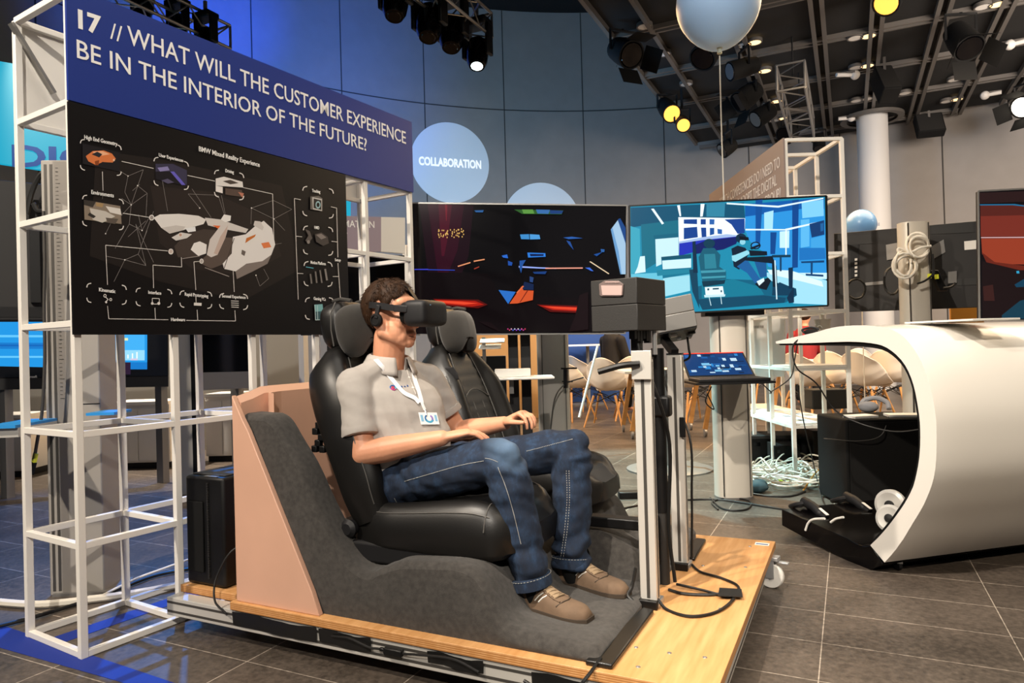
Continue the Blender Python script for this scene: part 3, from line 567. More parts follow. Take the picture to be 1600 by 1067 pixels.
b = B(); b.tube(bez([(-1.6,1.828,.12),(-1.52,1.82,.128),(-1.44,1.82,.112),(-1.40,1.825,.111),(-1.31,1.825,.111),(-1.25,1.82,.12),(-1.12,1.82,.128),(-1.03,1.82,.105)]), .004); b.make('underside_cable', M['cable_black'], pf)
for x, y in ((-.6,2.02),(-.5,2.02),(-.4,2.03),(-.42,2.42),(-.56,1.9),(-.4,2.9),(-.56,2.86),(-.42,3.2),(-.52,2.58)): B().lathe([(.007,0),(.006,.0015),(.002,.0012)], (x,y,DZ), n=10).make('screw', M['grey_metal'], pf)
B().bx(-.405,-.345,3.235,3.275,DZ,DZ+.0008).make('sticker', M['white_plastic'], pf); B().bx(-.40,-.35,3.245,3.258,DZ+.0008,DZ+.0012).make('sticker_print', M['blue_cloth'], pf)
# ------------------------------------------------------------------ black edge covers taped over cables
for pts, lab in (([(-.70,1.85),(-.62,1.85),(-.615,2.29),(-.655,2.30)], 'black cable cover taped to the plywood at the near carpet corner'), ([(-.655,2.90),(-.60,2.90),(-.61,3.2),(-.655,3.2)], 'black cable cover taped to the plywood behind the far aluminium post')):
    o = B().prism([(x,y,DZ+.0005) for x, y in pts], (0,0,.016)).make('cable_cover', M['tape_black'], bevel=.005); props(o, lab, 'cable cover')
def cable(pts, r, label, name='cable', material=None, n=8, cat='cable', group=None):
    o = B().tube(bez(pts, n), r, 7).make(name, material or M['cable_black']); return props(o, label, cat, group)
z = DZ+.006
cable([(-.62,2.36,z+.02),(-.58,2.33,z),(-.5,2.30,z),(-.43,2.36,z),(-.395,2.47,z),(-.40,2.56,z),(-.48,2.52,z),(-.56,2.50,z),(-.62,2.52,z)], .0055, 'braided black cable looped on the plywood around the small black tape square')
cable([(-.60,2.84,z),(-.55,2.76,z),(-.47,2.72,z),(-.40,2.66,z),(-.385,2.58,z),(-.41,2.53,z),(-.5,2.545,z+.005),(-.6,2.56,z+.01)], .005, 'black cable running from the far aluminium post over the plywood')
cable([(-.66,1.872,.19),(-.68,1.80,.16),(-.72,1.79,.12),(-.80,1.79,.10),(-.87,1.80,.118)], .005, 'black cable dropping off the near plywood edge')
o = B().prism([(-.44,2.50,DZ+.0125),(-.36,2.52,DZ+.0125),(-.375,2.60,DZ+.0125),(-.45,2.585,DZ+.0125)], (0,0,.002)).make('tape_patch', M['tape_black']); props(o, 'small black tape square holding the cable loop down on the plywood', 'tape')
# ------------------------------------------------------------------ carpeted car floor mock-up with copper side panel
tub = thing('car_floor_mockup', 'dark carpeted car floor tub with copper coloured side and rear panel', 'car mock-up', (-1.35, 2.55, DZ))
def interp(x, L):
    if x <= L[0][0]: return L[0][1]
    for (a, za), (c, zc) in zip(L, L[1:]):
        if x <= c: return za+(zc-za)*(x-a)/(c-a)
    return L[-1][1]
def sst(a, c, x): t = min(1, max(0, (x-a)/(c-a))); return t*t*(3-2*t)
EDGE = [(-2.05,.86),(-1.90,.855),(-1.83,.752),(-1.77,.684),(-1.687,.527),(-1.60,.39),(-1.53,.335),(-1.468,.33),(-1.36,.383),(-1.134,.405),(-1.05,.385),(-1.0,.27),(-.96,.225),(-.69,.212)]
INNER = [(-2.05,.34),(-1.62,.34),(-1.5,.31),(-1.42,.36),(-1.1,.36),(-1.03,.34),(-.97,.215),(-.69,.205)]
def soft(x, L, w=.03): return sum(interp(x+w*k/2, L) for k in range(-2, 3))/5
def tz(x, y):
    e = soft(x, EDGE); i = soft(x, INNER, .02); k = 1-sst(1.97, 2.06, y)
    zz = i+(e-i)*k if e > i else e+(i-e)*(1-k)
    f = 1-sst(3.06, 3.15, y); zz = max(zz, i+(soft(x, [(p[0], p[1]*.55+.1 if p[0] > -1.5 else p[1]) for p in EDGE])-i)*(1-f))
    t = sst(2.46, 2.53, y)*(1-sst(2.64, 2.71, y))*sst(-1.5, -1.35, x)       # tunnel between the seats
    zz = max(zz, DZ+t*(.20 if x < -.9 else .20-.08*sst(-.9, -.69, x)))
    r = .03; dn = y-1.872
    if dn < r: zz -= .022*(1-math.sqrt(max(0, 1-(1-dn/r)**2)))
    if -.665-x < .03: zz -= .02*(1-math.sqrt(max(0, 1-(1-(-.665-x)/.03)**2)))
    return max(zz, DZ+.012)
b = B(); NX, NY = 130, 120; X0, X1, Y0, Y1 = -2.035, -.665, 1.872, 3.25
pt = lambda u, v: (X0+(X1-X0)*u, Y0+(Y1-Y0)*v)
b.grid(NX, NY, lambda u, v: V((*pt(u, v), tz(*pt(u, v)))))
b.grid(NX, 14, lambda u, v: V((pt(u, 0)[0], Y0-.006*sin(pi*min(1, v*1.0)), DZ+(tz(*pt(u, 0))-DZ)*v)))
b.grid(NY, 2, lambda u, v: V((X1, pt(0, u)[1], DZ+(tz(*pt(1, u))-DZ)*v)))
b.grid(NX, 2, lambda u, v: V((pt(1-u, 0)[0], Y1, DZ+(tz(*pt(1-u, 1))-DZ)*v)))
b.make('carpet', M['carpet'], tub, smooth=50)
cp = B(); cp.prism([(-2.062,1.845,DZ),(-1.668,1.845,DZ),(-1.70,1.845,.25),(-1.985,1.845,.80),(-2.015,1.845,.845),(-2.062,1.845,.93)], (0,.022,0)); cp.make('side_panel', M['copper'], tub, bevel=.003)
cp = B(); cp.ring([[V((x, y, zz)) for x, zz in ((-2.062,DZ),(-2.04,DZ),(-2.04,.90+.03*sst(1.87,2.0,y)),(-2.062,.925+.03*sst(1.87,2.0,y)))] for y in [1.868+1.38*k/24 for k in range(25)]]); cp.make('rear_panel', M['copper'], tub)
cp = B(); cp.ring([[V((-2.04+.06*(1-cos(t))+dd*sin(t), 2.06-.10*sin(t)+dd*cos(t), zz)) for t, dd in [(t2, 0) for t2 in [R(a) for a in range(0, 91, 15)]]+[(t2, .012) for t2 in [R(a) for a in range(90, -1, -15)]]] for zz in (DZ+.17, .6, .93)]); cp.make('curved_inner_panel', M['copper'], tub)
o = B().bx(-1.0,-.68,2.50,2.56,.385,.425).bx(-.70,-.66,2.50,2.62,.25,.43).make('tunnel_bar', M['black'], bevel=.006); props(o, 'black bar lying on the carpeted tunnel behind the far leg', 'bar')
# ------------------------------------------------------------------ car seats
def make_seat(cy, label):
    s = thing('car_seat', label, 'car seat', (-1.35, cy, .36), 'car seats on the platform')
    P0, P1 = V((-1.555, 0, .47)), V((-1.795, 0, 1.09)); D_ = (P1-P0).normalized(); N_ = V((D_.z, 0, -D_.x))
    wl = [(0,.235),(.15,.26),(.45,.268),(.65,.255),(.8,.232),(.92,.19),(.98,.15),(1,.1)]
    def S(sv, t):      # front surface
        w2 = soft(t, wl, .04); bo = .07*sst(.42,.8,abs(sv))*(1-.65*sst(.62,.95,t))*(.6+.4*sst(0,.25,t)); rr = math.sqrt(max(0, 1-abs(sv)**7)); th = 1-.6*sst(.9,1.0,t)
        return P0+(P1-P0)*t+V((0, cy+sv*w2, 0))+N_*((.042*th+.012*sin(pi*t)+bo)*rr)
    def Sb(sv, t):
        w2 = soft(t, wl, .04); th = 1-.6*sst(.88,1.0,t); return P0+(P1-P0)*t+V((0, cy+sv*w2, 0))-N_*((.105+.03*sst(.35,.9,t))*th*math.sqrt(max(0,1-abs(sv)**4)))
    b = B(); sv = [-1+2*k/28 for k in range(29)]
    b.ring([[S(v, t) for v in sv]+[Sb(v, t) for v in reversed(sv[1:-1])] for t in [k/30 for k in range(31)]]); bk = b.make('backrest', M['leather'], s, smooth=60)
    ins = B(); ins.grid(20, 30, lambda u, v: S((u-.5)*2*.47, .06+.86*v)+N_*(.006*min(1, 8*u, 8*(1-u), 8*v, 8*(1-v))+.0022*sin(v*70))); ins.make('centre_insert', M['leather2'], bk, smooth=60)
    for e in (-.47, .47): B().tube([S(e, .06+.86*k/24)+N_*.004 for k in range(25)], .003, 6).make('piping', M['piping'], bk)
    B().tube([S(-.47+.94*k/14, .56+.07*sin(pi*k/14))+N_*.006 for k in range(15)], .003, 6).make('piping', M['piping'], bk)
    for e in (-.93, .93): B().tube([S(e, .08+.66*k/24)+N_*.002 for k in range(25)], .0022, 6).make('seam', M['piping'], bk)
    for e in (-.18, .16): B().tube([S(e, .1+.46*k/20)+N_*.0055 for k in range(21)], .0016, 6).make('seam', M['piping'], bk)
    q = S(-.9, .8); B().ring([[q+V((dx+.01*k, .004*k, dz-.016*k)) for dx, dz in ((-.05,.0),(.045,.01),(.052,-.025),(-.04,-.035))] for k in range(3)]).make('belt_guide', M['plastic_dk'], s, bevel=.006)
    # seat cushion
    cl = [(0,.225),(.2,.258),(.72,.262),(.86,.245),(.95,.20),(1,.13)]
    def Cu(sv, t):
        w2 = soft(t, cl, .03); x = -1.60+.63*t; zz = .495+.04*sst(.1,.8,t)-.055*sst(.84,1,t)**1.5; bo = .055*sst(.45,.78,abs(sv))*(1-.75*sst(.72,1,t)); rr = math.sqrt(max(0,1-abs(sv)**7))
        return V((x, cy+sv*w2, .41+(zz-.41+bo)*rr))
    def Cb(sv, t): w2 = soft(t, cl, .03); return V((-1.60+.63*t, cy+sv*w2*.99, .405-.035*math.sqrt(max(0,1-abs(sv)**4))+.03*sst(.85,1,t)))
    b = B(); b.ring([[Cu(v, t) for v in sv]+[Cb(v, t) for v in reversed(sv[1:-1])] for t in [k/26 for k in range(27)]]); cu = b.make('cushion', M['leather'], s, smooth=60)
    ins = B(); ins.grid(16, 20, lambda u, v: Cu((u-.5)*.94, .12+.72*v)+V((0,0,.005*min(1, 8*u, 8*(1-u), 8*v, 8*(1-v))+.002*sin(v*45)))); ins.make('cushion_insert', M['leather2'], cu, smooth=60)
    for e in (-.9, .9): B().tube([Cu(e, .03+.82*k/20)+V((0,.0,.001)) for k in range(21)], .0022, 6).make('seam', M['piping'], cu)
    B().tube([Cu(-.97+.25*k/10, .83) for k in range(11)], .002, 6).make('seam', M['piping'], cu)
    for e in (-1, 1):
        B().bx(-1.62,-1.16, cy+e*.225-.02, cy+e*.225+.02, .335,.41).make('side_trim', M['plastic_dk'], s, bevel=.012)
        B().lathe([(.03,-.02),(.033,0),(.02,.012)], (-1.62, cy+e*.25, .45), (0,e,0), 20).make('recliner_cover', M['plastic_dk'], s)
        B().bx(-1.6,-1.1, cy+e*.17-.02, cy+e*.17+.02, .30,.345).make('seat_rail', M['black'], s)
    b = B(); q = Sb(-.75,.55)
    for k in range(7): b.bx(q.x-.045+.008*k, q.x-.02+.008*k, q.y-.012-.003*(k % 2), q.y+.01, q.z-.07+.022*(k*3 % 5), q.z-.045+.022*(k*3 % 5))
    b.make('adjuster_motor', M['black'], s, bevel=.003)
    # headrest: shell, two chrome rods and a folded suede cushion
    h = V((-1.785, cy, 1.182)); hr = B()
    for e in (-.055, .055): B().tube([(-1.785, cy+e, 1.06),(-1.795, cy+e, 1.13)], .007, 10).make('headrest_rod', M['steel'], s)
    def shell(u, v, sx, sy, sz, p=3.2):
        a, c = 2*pi*u, pi*(v-.5); f = lambda q2: math.copysign(abs(q2)**(2/p), q2)
        return V((sx*f(cos(c))*f(cos(a)), sy*f(cos(c))*f(sin(a)), sz*f(sin(c))))
    til = Matrix.Rotation(R(-10), 3, 'Y'); b = B(); b.grid(30, 16, lambda u, v: h+til@(shell(u, v, .062, .125, .098)+V((-.015,0,.0)))); hb = b.make('headrest', M['leather'], s, smooth=60)
    b = B(); b.grid(36, 18, lambda u, v: (lambda p: h+V((.062+.012*(p.y/.14)**2*-1, 0, -.012))+til@V((p.x*(1+.15*cos(p.y*12)), p.y, p.z+(-.028*min(1, (p.y/.07)**2)*max(0, -p.z)/.1 if p.z < 0 else 0)+(.03*max(0, 1-abs(p.y)/.05) if p.z < -.05 else 0))))(shell(u, v, .05, .138, .098, 2.7))); b.make('headrest_cushion', M['suede'], s, smooth=60)
    for e in (-1, 1): B().tube([h+V((.02,e*.130,-.08)), h+V((.012,e*.134,-.02)), h+V((.012,e*.134,.045)), h+V((.02,e*.115,.088))], .003, 6).make('piping', M['piping'], hb)
    for e in (-.07, .07): B().tube([h+V((-.03,e,.096)), h+V((.01,e,.103)), h+V((.06,e,.094))], .007, 8).make('cushion_strap', M['suede'], hb)
    return s
seat = make_seat(2.2, 'near black leather car seat with the man sitting in it')
copy_tree(seat, V(seat.location)+V((0,.745,0)), label='far black car seat, empty, behind the seated man')
# ------------------------------------------------------------------ computer on the rear deck
pc = thing('computer_tower', 'black computer tower standing beside the copper panel', 'computer', (-2.32, 2.1, .166))
B().bx(-2.425,-2.21,1.925,2.29,.168,.60).make('case', M['black'], pc, bevel=.012)
B().bx(-2.41,-2.32,1.918,1.924,.22,.50).make('front_panel', M['black_matte'], pc, bevel=.006); B().bx(-2.41,-2.225,1.95,2.27,.60,.606).make('top_vent', M['dark_grey'], pc, bevel=.003)
b = B()
for k in range(40): b.bx(-2.296,-2.29,1.9185,1.9245,.2+.0095*k,.206+.0095*k)
b.make('vent_holes', M['dark_grey'], pc); B().bx(-2.32,-2.25,1.93,1.945,.6,.602).make('silver_strip', M['grey_metal'], pc)
cable([(-2.09,1.93,.36),(-2.13,1.88,.33),(-2.16,1.84,.24),(-2.14,1.815,.17),(-2.09,1.82,.13)], .004, 'thin black cable hanging from the computer tower over the platform edge')
# ------------------------------------------------------------------ aluminium posts with sensor boxes
def post(x, y, z1, label):
    o = thing('aluminium_post', label, 'post', (x, y, DZ), 'aluminium posts on the platform')
    B().bx(x-.03,x+.03,y-.02,y+.02,DZ+.02,z1).make('profile', M['alu'], o, bevel=.003)
    for dx in (0,): B().bx(x+dx-.0055,x+dx+.0055,y-.0212,y-.02,DZ+.03,z1-.01).make('slot', M['alu_groove'], o)
    B().bx(x+.03,x+.0312,y-.005,y+.005,DZ+.03,z1-.01).make('slot', M['alu_groove'], o)
    B().bx(x-.036,x+.036,y-.03,y+.05,DZ,DZ+.02).make('foot', M['steel'], o, bevel=.003); B().bx(x-.032,x+.036,y-.05,y-.0301,DZ,DZ+.03).make('end_cap', M['black'], o, bevel=.003)
    B().bx(x-.031,x+.031,y-.021,y+.021,z1,z1+.006).make('top_cap', M['black'], o)
    return o
po1 = post(-.648, 2.37, 1.025, 'near aluminium post on the platform, left of the dark pole')
B().bx(-.682,-.612,2.335,2.349,.955,1.055).make('clamp_plate', M['alu'], po1, bevel=.002); B().tube(bez([(-.65,2.33,1.01),(-.71,2.31,1.005),(-.79,2.30,.985)]), [.011]*17, 8).make('clamp_lever', M['black'], po1)
po2 = post(-.637, 2.81, 1.03, 'far aluminium post on the platform, right of the dark pole')
B().bx(-.62,-.598,2.775,2.789,.70,.78).make('clamp_plate', M['black'], po2, bevel=.002)
dp = thing('dark_pole', 'dark grey pole rising between the two aluminium posts', 'pole', (-.655,2.6,DZ)); B().tube([(-.655,2.6,DZ),(-.655,2.6,.45)], .022, 16).make('lower_tube', M['dark_grey'], dp); B().tube([(-.655,2.6,.44),(-.655,2.6,1.06)], .024, 16).make('upper_tube', M['black'], dp); B().bx(-.70,-.61,2.57,2.63,.80,.88).make('joint', M['black'], dp, bevel=.01)
E1 = dep(997, 516, 2.45); rr_, ff_ = V((cos(YAW), sin(YAW), 0)), V((-sin(YAW), cos(YAW), 0))
sb = thing('sensor_box', 'dark grey box with a pale pink badge on the near post', 'box', E1)
a1, a2, a3 = rr_*-.15+ff_*.12, rr_*.14+ff_*.175, V((0,0,.19))
B().ob(E1, a1, a2, a3*.5).make('lower_shell', M['dark_grey'], sb, bevel=.003); B().ob(E1+a3*.505, a1, a2, a3*.495).make('upper_shell', M['dark_grey'], sb, bevel=.003)
fp = Plane(E1, math.degrees(math.atan2(-a1.y, -a1.x))); M['badge'] = mat('badge', '#cfb4ae', .3, .3); M['badge_dark'] = mat('badge_dark', '#6d5f5c', .4)
if fp.n.dot(CAM-E1) < 0: fp = Plane(E1, math.degrees(math.atan2(a1.y, a1.x)))
bd = B().prism([fp.at(*p) for p in ((937,444),(946,438.5),(967,438.5),(975,444),(974,461),(971,463),(941,463),(938,461))], fp.n*.006).make('badge', M['badge_dark'], sb, bevel=.001)
f2 = fp.lift(.0062); B().prism([f2.at(*p) for p in ((939.5,446),(972.5,446),(971.5,461),(941.5,461))], fp.n*.002).make('badge_face', M['badge'], bd); B().prism([f2.at(*p) for p in ((947,440),(966,440),(968,441.5),(945,441.5))], fp.n*.002).make('badge_slot', M['badge'], bd)
b = B()
for k in range(6): b.ob(E1+a1*.2+a2*(.2+.1*k)+V((0,0,-.03-.008*(k % 3))), a1*.12, a2*.08, (0,0,.032+.008*(k % 3)))
b.make('connectors', M['black'], sb); B().bar(E1+a1*.35+a2*.5+V((0,0,-.08)), E1+a1*.35+a2*.5, .035).make('mount', M['black'], sb); B().tube([E1+a1*.1+a2*.72+V((0,0,-.09)), E1+a1*.1+a2*.72], .009, 10).make('mount_rod', M['steel'], sb)
A_ = dep(1028, 521, 2.86); Bp = dep(1090, 509, 2.84); Tp = dep(1082, 457, 2.84); va = Bp-A_; vb = Tp-Bp; vb = vb-va.normalized()*vb.dot(va.normalized()); vc = va.cross(vb).normalized()
if vc.dot(cam_f) < 0: vc = -vc
vc = vc*.2; sb2 = thing('sensor_box', 'tilted light grey box with cables plugged into its black underside', 'box', A_)
vd = V((vc.x, vc.y, vc.z-.05))
B().ob(A_, va, vd, vb*.48).make('lower_shell', M['grey_metal'], sb2, bevel=.003); B().ob(A_+vb*.485, va, vd, vb*.5).make('upper_shell', M['grey_metal'], sb2, bevel=.003)
nb_ = vb.normalized(); B().ob(A_-nb_*.006+va*.02, va*.96, vd*.96, nb_*.005).make('underside', M['black'], sb2)
for u, v, s2, k in ((.35,.25,.025,'white_plastic'),(.55,.6,.018,'steel'),(.8,.3,.03,'black'),(.82,.62,.016,'steel'),(.3,.6,.014,'steel')): B().ob(A_+va*u+vd*v-nb_*.014, va.normalized()*s2, vd.normalized()*s2*.5, nb_*.009).make('port', M[k], sb2)
pq = A_+va*.82+vd*.62-nb_*.012
B().bar(A_+va*.2+vd*.5-nb_*.007, (-.637, 2.81, 1.037), .03).make('mount', M['black'], sb2)
cable([pq, pq+V((.005,0,-.05)), pq+V((0,.02,-.09)), pq+V((-.06,.03,-.12)), pq+V((-.1,.0,-.2)), (-.60,2.86,.7), (-.595,2.85,.45), (-.6,2.84,.2)], .005, 'black cable from the tilted grey box down the far post', n=6)
cable([E1+a1*.3+a2*.4+V((0,0,-.01)), E1+a1*.2+a2*.4+V((0,0,-.1)), (-.64,2.5,.9), (-.61,2.56,.7), (-.62,2.55,.4), (-.6,2.54,.2)], .007, 'thick black cable from the dark badge box down beside the pole', n=6)
cable([(-.69,2.345,.30),(-.7,2.33,.24),(-.71,2.31,.215),(-.69,2.3,.2)], .006, 'short black cable tail beside the near post foot', n=6)
# ================================================================== the seated man
from mathutils import noise as mnoise
from mathutils.bvhtree import BVHTree
def fuse(b, name, material, parent, voxel, smooth_it=4, wrinkle=None, fac=.5):
    """grow one continuous skin over overlapping shapes"""
    me = bpy.data.meshes.new(name); me.from_pydata(b.v, [], b.f); o = bpy.data.objects.new(name, me); col.objects.link(o)
    rm = o.modifiers.new('remesh', 'REMESH'); rm.mode = 'VOXEL'; rm.voxel_size = voxel
    sm = o.modifiers.new('smooth', 'SMOOTH'); sm.iterations = smooth_it; sm.factor = fac
    bpy.context.view_layer.update()
    m2 = bpy.data.meshes.new_from_object(o.evaluated_get(bpy.context.evaluated_depsgraph_get()))
    bpy.data.objects.remove(o); bpy.data.meshes.remove(me)
    nb = B(); nrm = [V(v.normal) for v in m2.vertices]; pts = [V(v.co) for v in m2.vertices]
    if wrinkle: pts = [p+n*wrinkle(p, n) for p, n in zip(pts, nrm)]
    nb.add(pts, [tuple(f.vertices) for f in m2.polygons]); bpy.data.meshes.remove(m2)
    return nb.make(name, material, parent, smooth=180)
person = thing('person', 'man in grey polo shirt and jeans sitting in the near car seat wearing goggles', 'person', (-1.5, 2.2, .5))
FW = V((.966, -.26, 0)); SD = V((.26, .966, 0))            # chest direction and his left
def oval(c, a, b2, lean=0, n=24, p=2.4):
    c = V(c); fw = V((FW.x*cos(lean), FW.y*cos(lean), -sin(lean))); o = []
    for k in range(n):
        t = 2*pi*k/n; f = lambda q: math.copysign(abs(q)**(2/p), q); o.append(c+fw*(a*f(cos(t)))+SD*(b2*f(sin(t))))
    return o
TOR = [((-1.545,2.2,.50), .115, .165), ((-1.535,2.2,.60), .13, .172), ((-1.535,2.2,.70), .135, .17), ((-1.548,2.202,.78), .128, .172), ((-1.575,2.205,.87), .122, .184), ((-1.60,2.21,.94), .108, .182), ((-1.618,2.21,.985), .085, .145), ((-1.622,2.21,1.012), .068, .095)]
sh_n, el_n, wr_n = V((-1.648,2.04,.952)), V((-1.572,1.985,.712)), V((-1.272,2.035,.772))
sh_f, el_f, wr_f = V((-1.555,2.385,.952)), V((-1.462,2.462,.735)), V((-1.222,2.415,.782))
hp_n, kn_n, an_n = V((-1.53,2.10,.595)), V((-1.055,2.075,.70)), V((-.972,2.09,.30))
hp_f, kn_f, an_f = V((-1.50,2.31,.595)), V((-.94,2.42,.698)), V((-.935,2.355,.29))
b = B()
b.ring([oval(c, a*.9, w2*.9, .12) for c, a, w2 in TOR])
H = lambda x, y, z2: V((-1.58+x, 2.2+y, 1.215+z2))
NK0, NK1 = V((-1.622,2.208,.99)), V((-1.598,2.2,1.13)); b.caps([NK0, NK0.lerp(NK1, .5), NK1], [.068, .061, .062], 18).ball(H(.0,0,-.085), (.055,.05,.045), 16, 10)
b.ball(H(-.018,0,.030), (.097,.076,.092), 24, 16).ball(H(.028,0,-.025), (.062,.060,.092), 20, 14).ball(H(.03,0,-.085), (.052,.053,.043), 18, 12).ball(H(.066,0,-.108), (.021,.026,.02), 14, 10)
for s in (-1, 1):
    b.caps([H(-.012, s*.062, -.03), H(-.008, s*.061, -.068), H(.06, s*.022, -.108)], [.02, .022, .017], 12)   # jaw
    b.ball(H(.03, s*.040, -.06), (.042,.027,.05), 14, 10).ball(H(.045, s*.030, -.085), (.034,.026,.032), 12, 9).ball(H(.055, s*.038, -.03), (.03,.026,.034), 12, 9)                                                         # cheek
    b.ball(H(-.018, s*.078, -.022), (.017,.008,.032), 14, 10, Matrix.Rotation(R(12), 3, 'Y')@Matrix.Rotation(R(-s*18), 3, 'Z')).ball(H(-.012, s*.077, -.046), (.009,.007,.012), 10, 8)   # ear and lobe
    b.ball(H(.096, s*.009, -.046), (.009,.008,.008), 10, 8)
b.caps([H(.085,0,.0), H(.100,0,-.026), H(.107,0,-.042)], [.012,.012,.012], 12)                                   # nose
b.ball(H(.082,0,-.073), (.015,.026,.012), 14, 10).ball(H(.088,0,-.0745), (.008,.021,.0055), 14, 8).ball(H(.086,0,-.088), (.009,.019,.006), 14, 8).ball(H(.06,0,.045), (.028,.06,.03), 14, 10)
b.caps([sh_n, sh_n.lerp(el_n, .5), el_n], [.055, .050, .042], 16).caps([el_n, el_n.lerp(wr_n, .3), el_n.lerp(wr_n, .7), wr_n], [.043, .046, .036, .028], 16)
b.caps([sh_f, sh_f.lerp(el_f, .5), el_f], [.055, .050, .042], 16).caps([el_f, el_f.lerp(wr_f, .3), el_f.lerp(wr_f, .7), wr_f], [.043, .045, .035, .028], 16)
for h, k, a in ((hp_n, kn_n, an_n), (hp_f, kn_f, an_f)):
    b.caps([h, h.lerp(k, .5), k], [.075, .068, .052], 14).caps([k, k.lerp(a, .35), k.lerp(a, .7), a], [.05, .052, .04, .034], 14); b.caps([a, a+V((.0,0,-.05)), a+V((.1,-.012,-.062))], [.034, .03, .025], 10)
def hand(b, w0, d, up, left, curls, spread=1, thumb=None, droop=0):
    """palm, four fingers bent at the knuckles and a thumb from the palm side; d points along the hand, up out of its back"""
    d = V(d).normalized(); up = (V(up)-d*V(up).dot(d)).normalized(); sd = d.cross(up)*(1 if left else -1)   # towards the thumb
    kn = w0+d*.088
    b.ring([[w0+d*t+sd*(wd*cos(2*pi*k/14)+off)+up*(th*sin(2*pi*k/14)) for k in range(14)] for t, wd, th, off in ((-.012,.026,.020,0),(.02,.031,.018,.0),(.055,.039,.0165,0),(.085,.040,.014,-.001),(.096,.034,.010,-.001))])
    b.ball(w0+d*.035+sd*.024-up*.008, (.024,.017,.017), 12, 9)
    for i, (off, ln) in enumerate(((.030,.072),(.010,.080),(-.011,.075),(-.030,.060))):
        c1, c2, c3 = curls[i]; p = kn+sd*off-d*.004*abs(i-1.2); dd = (d+sd*(off*3.2*spread)).normalized(); pts = [p-dd*.02, p]; ang = 0
        for ln2, cc in ((.44, c1), (.31, c2), (.25, c3)):
            ang += R(cc); q = dd*cos(ang)-up*sin(ang); p = p+q*ln*ln2; pts.append(p)
        b.caps(pts, [.0088, .0092, .0085, .0078, .0068], 10)
    t = thumb or ((.55, .75, -.1), (.85, .35, -.25)); p = w0+d*.022+sd*.026-up*.006; pts = [p]
    for (fd, fs, fu), ln2 in zip(t+((t[-1]),), (.036, .03, .024)): p = p+(d*fd+sd*fs+up*fu).normalized()*ln2; pts.append(p)
    b.caps(pts, [.015, .0115, .0098, .008], 10)
hand(b, wr_n+V((.004,.004,.001)), (.72,.60,.16), (-.15,-.1,1), False, ((14,18,10),(16,20,10),(18,22,12),(20,22,12)), 1, ((.75,-.62+1.1,-.12),(.95,.15,-.2)))
hand(b, wr_f+V((.004,0,.002)), (.85,.02,.42), (-.35,.1,.9), True, ((58,35,20),(50,40,22),(42,42,25),(35,40,25)), 1.3, ((.7,.6,-.35),(.9,.1,-.45)))
# note: seen from above, the near hand is the right one and the far hand the left one
b_body = b
body = fuse(b, 'body', M['skin'], person, .0038, 3)
# hair: short, brown, tousled
b = B(); HC = H(-.02, 0, .032)
def hairz(a):        # lower edge of the hair seen from the head centre; a = 0 is the forehead
    a = abs((a+pi) % (2*pi)-pi); return .058-.03*sst(.3,.8,a)+.0*a-(.045*sst(.95,1.2,a))*(1-sst(1.3,1.45,a))*1.0-.125*sst(1.62,2.1,a)
def hairp(u, v):
    a = 2*pi*u-pi; z0 = hairz(a); zt = .103; t = pi/2*v; rr = Vector_h(a, z0, t); return rr
def Vector_h(a, z0, t):
    el0 = math.asin(max(-.99, min(.99, z0/.1))); el = pi/2+(el0-pi/2)*(t/(pi/2)); dirv = V((cos(el)*cos(a), cos(el)*sin(a), sin(el)))
    p = V((dirv.x*.101, dirv.y*.080, dirv.z*.098)); th = .014*(1-(t/(pi/2))**3)+.001; nz = mnoise.noise(p*55)*.5+mnoise.noise(p*130)*.4
    fr = .010*max(0, cos(a))*sst(.2,.9,t/(pi/2)); return HC+p+dirv*(th*(1+.55*nz))+V((fr, 0, fr*.3))
b.grid(72, 34, hairp)
rnd = random.Random(3)
for k in range(1500):
    u, v = rnd.random(), rnd.random()**.6; p = hairp(u, v*.97); q = hairp(u+rnd.uniform(-.02,.02), min(1, v*.97+.1)); n = (p-HC).normalized(); d = (q-p).normalized()+V((.5,0,.15))*max(0, (p-HC).x*8+.3)+n*rnd.uniform(.1,.7); d.normalize()
    L = rnd.uniform(.012,.026); s = d.cross(n).normalized()*.0018; p = p-n*.003
    b.add([p-s, p+s, p+n*.002, p+d*L], [(0,1,3),(1,2,3),(2,0,3)])
b.make('hair', M['hair'], person, smooth=60)
# polo shirt
def shirt_w(p, n):
    q = V((p.x*6, p.y*4, p.z*14+p.x*6)); f = mnoise.noise(q)*.0075+mnoise.noise(q*2.3)*.003+math.sin(p.z*52-p.x*22+p.y*14+mnoise.noise(p*7)*4)*.0035*(1-sst(.72,.9,p.z))*sst(-1.62,-1.5,p.x)
    return f*(1-.6*sst(.9,1.0,p.z))
b = B(); b.ring([oval(c, a*1.06+.006, w2*1.03+.006, .12) for c, a, w2 in TOR[1:]])
cf_n, cf_f = sh_n.lerp(el_n, .74), sh_f.lerp(el_f, .66)
b.caps([sh_n, sh_n], [.07, .07], 18).tube([sh_n, sh_n.lerp(el_n, .35), cf_n], [.072, .072, .066], 22).caps([sh_f, sh_f], [.07, .07], 18).tube([sh_f, sh_f.lerp(el_f, .35), cf_f], [.072, .07, .064], 22)
b.caps([sh_n, V((-1.62,2.13,1.0)), V((-1.622,2.21,1.01))], [.066, .052, .055], 14).caps([sh_f, V((-1.605,2.29,1.0)), V((-1.622,2.21,1.01))], [.066, .052, .055], 14)
shirt = fuse(b, 'polo_shirt', M['shirt'], person, .0055, 5, shirt_w)
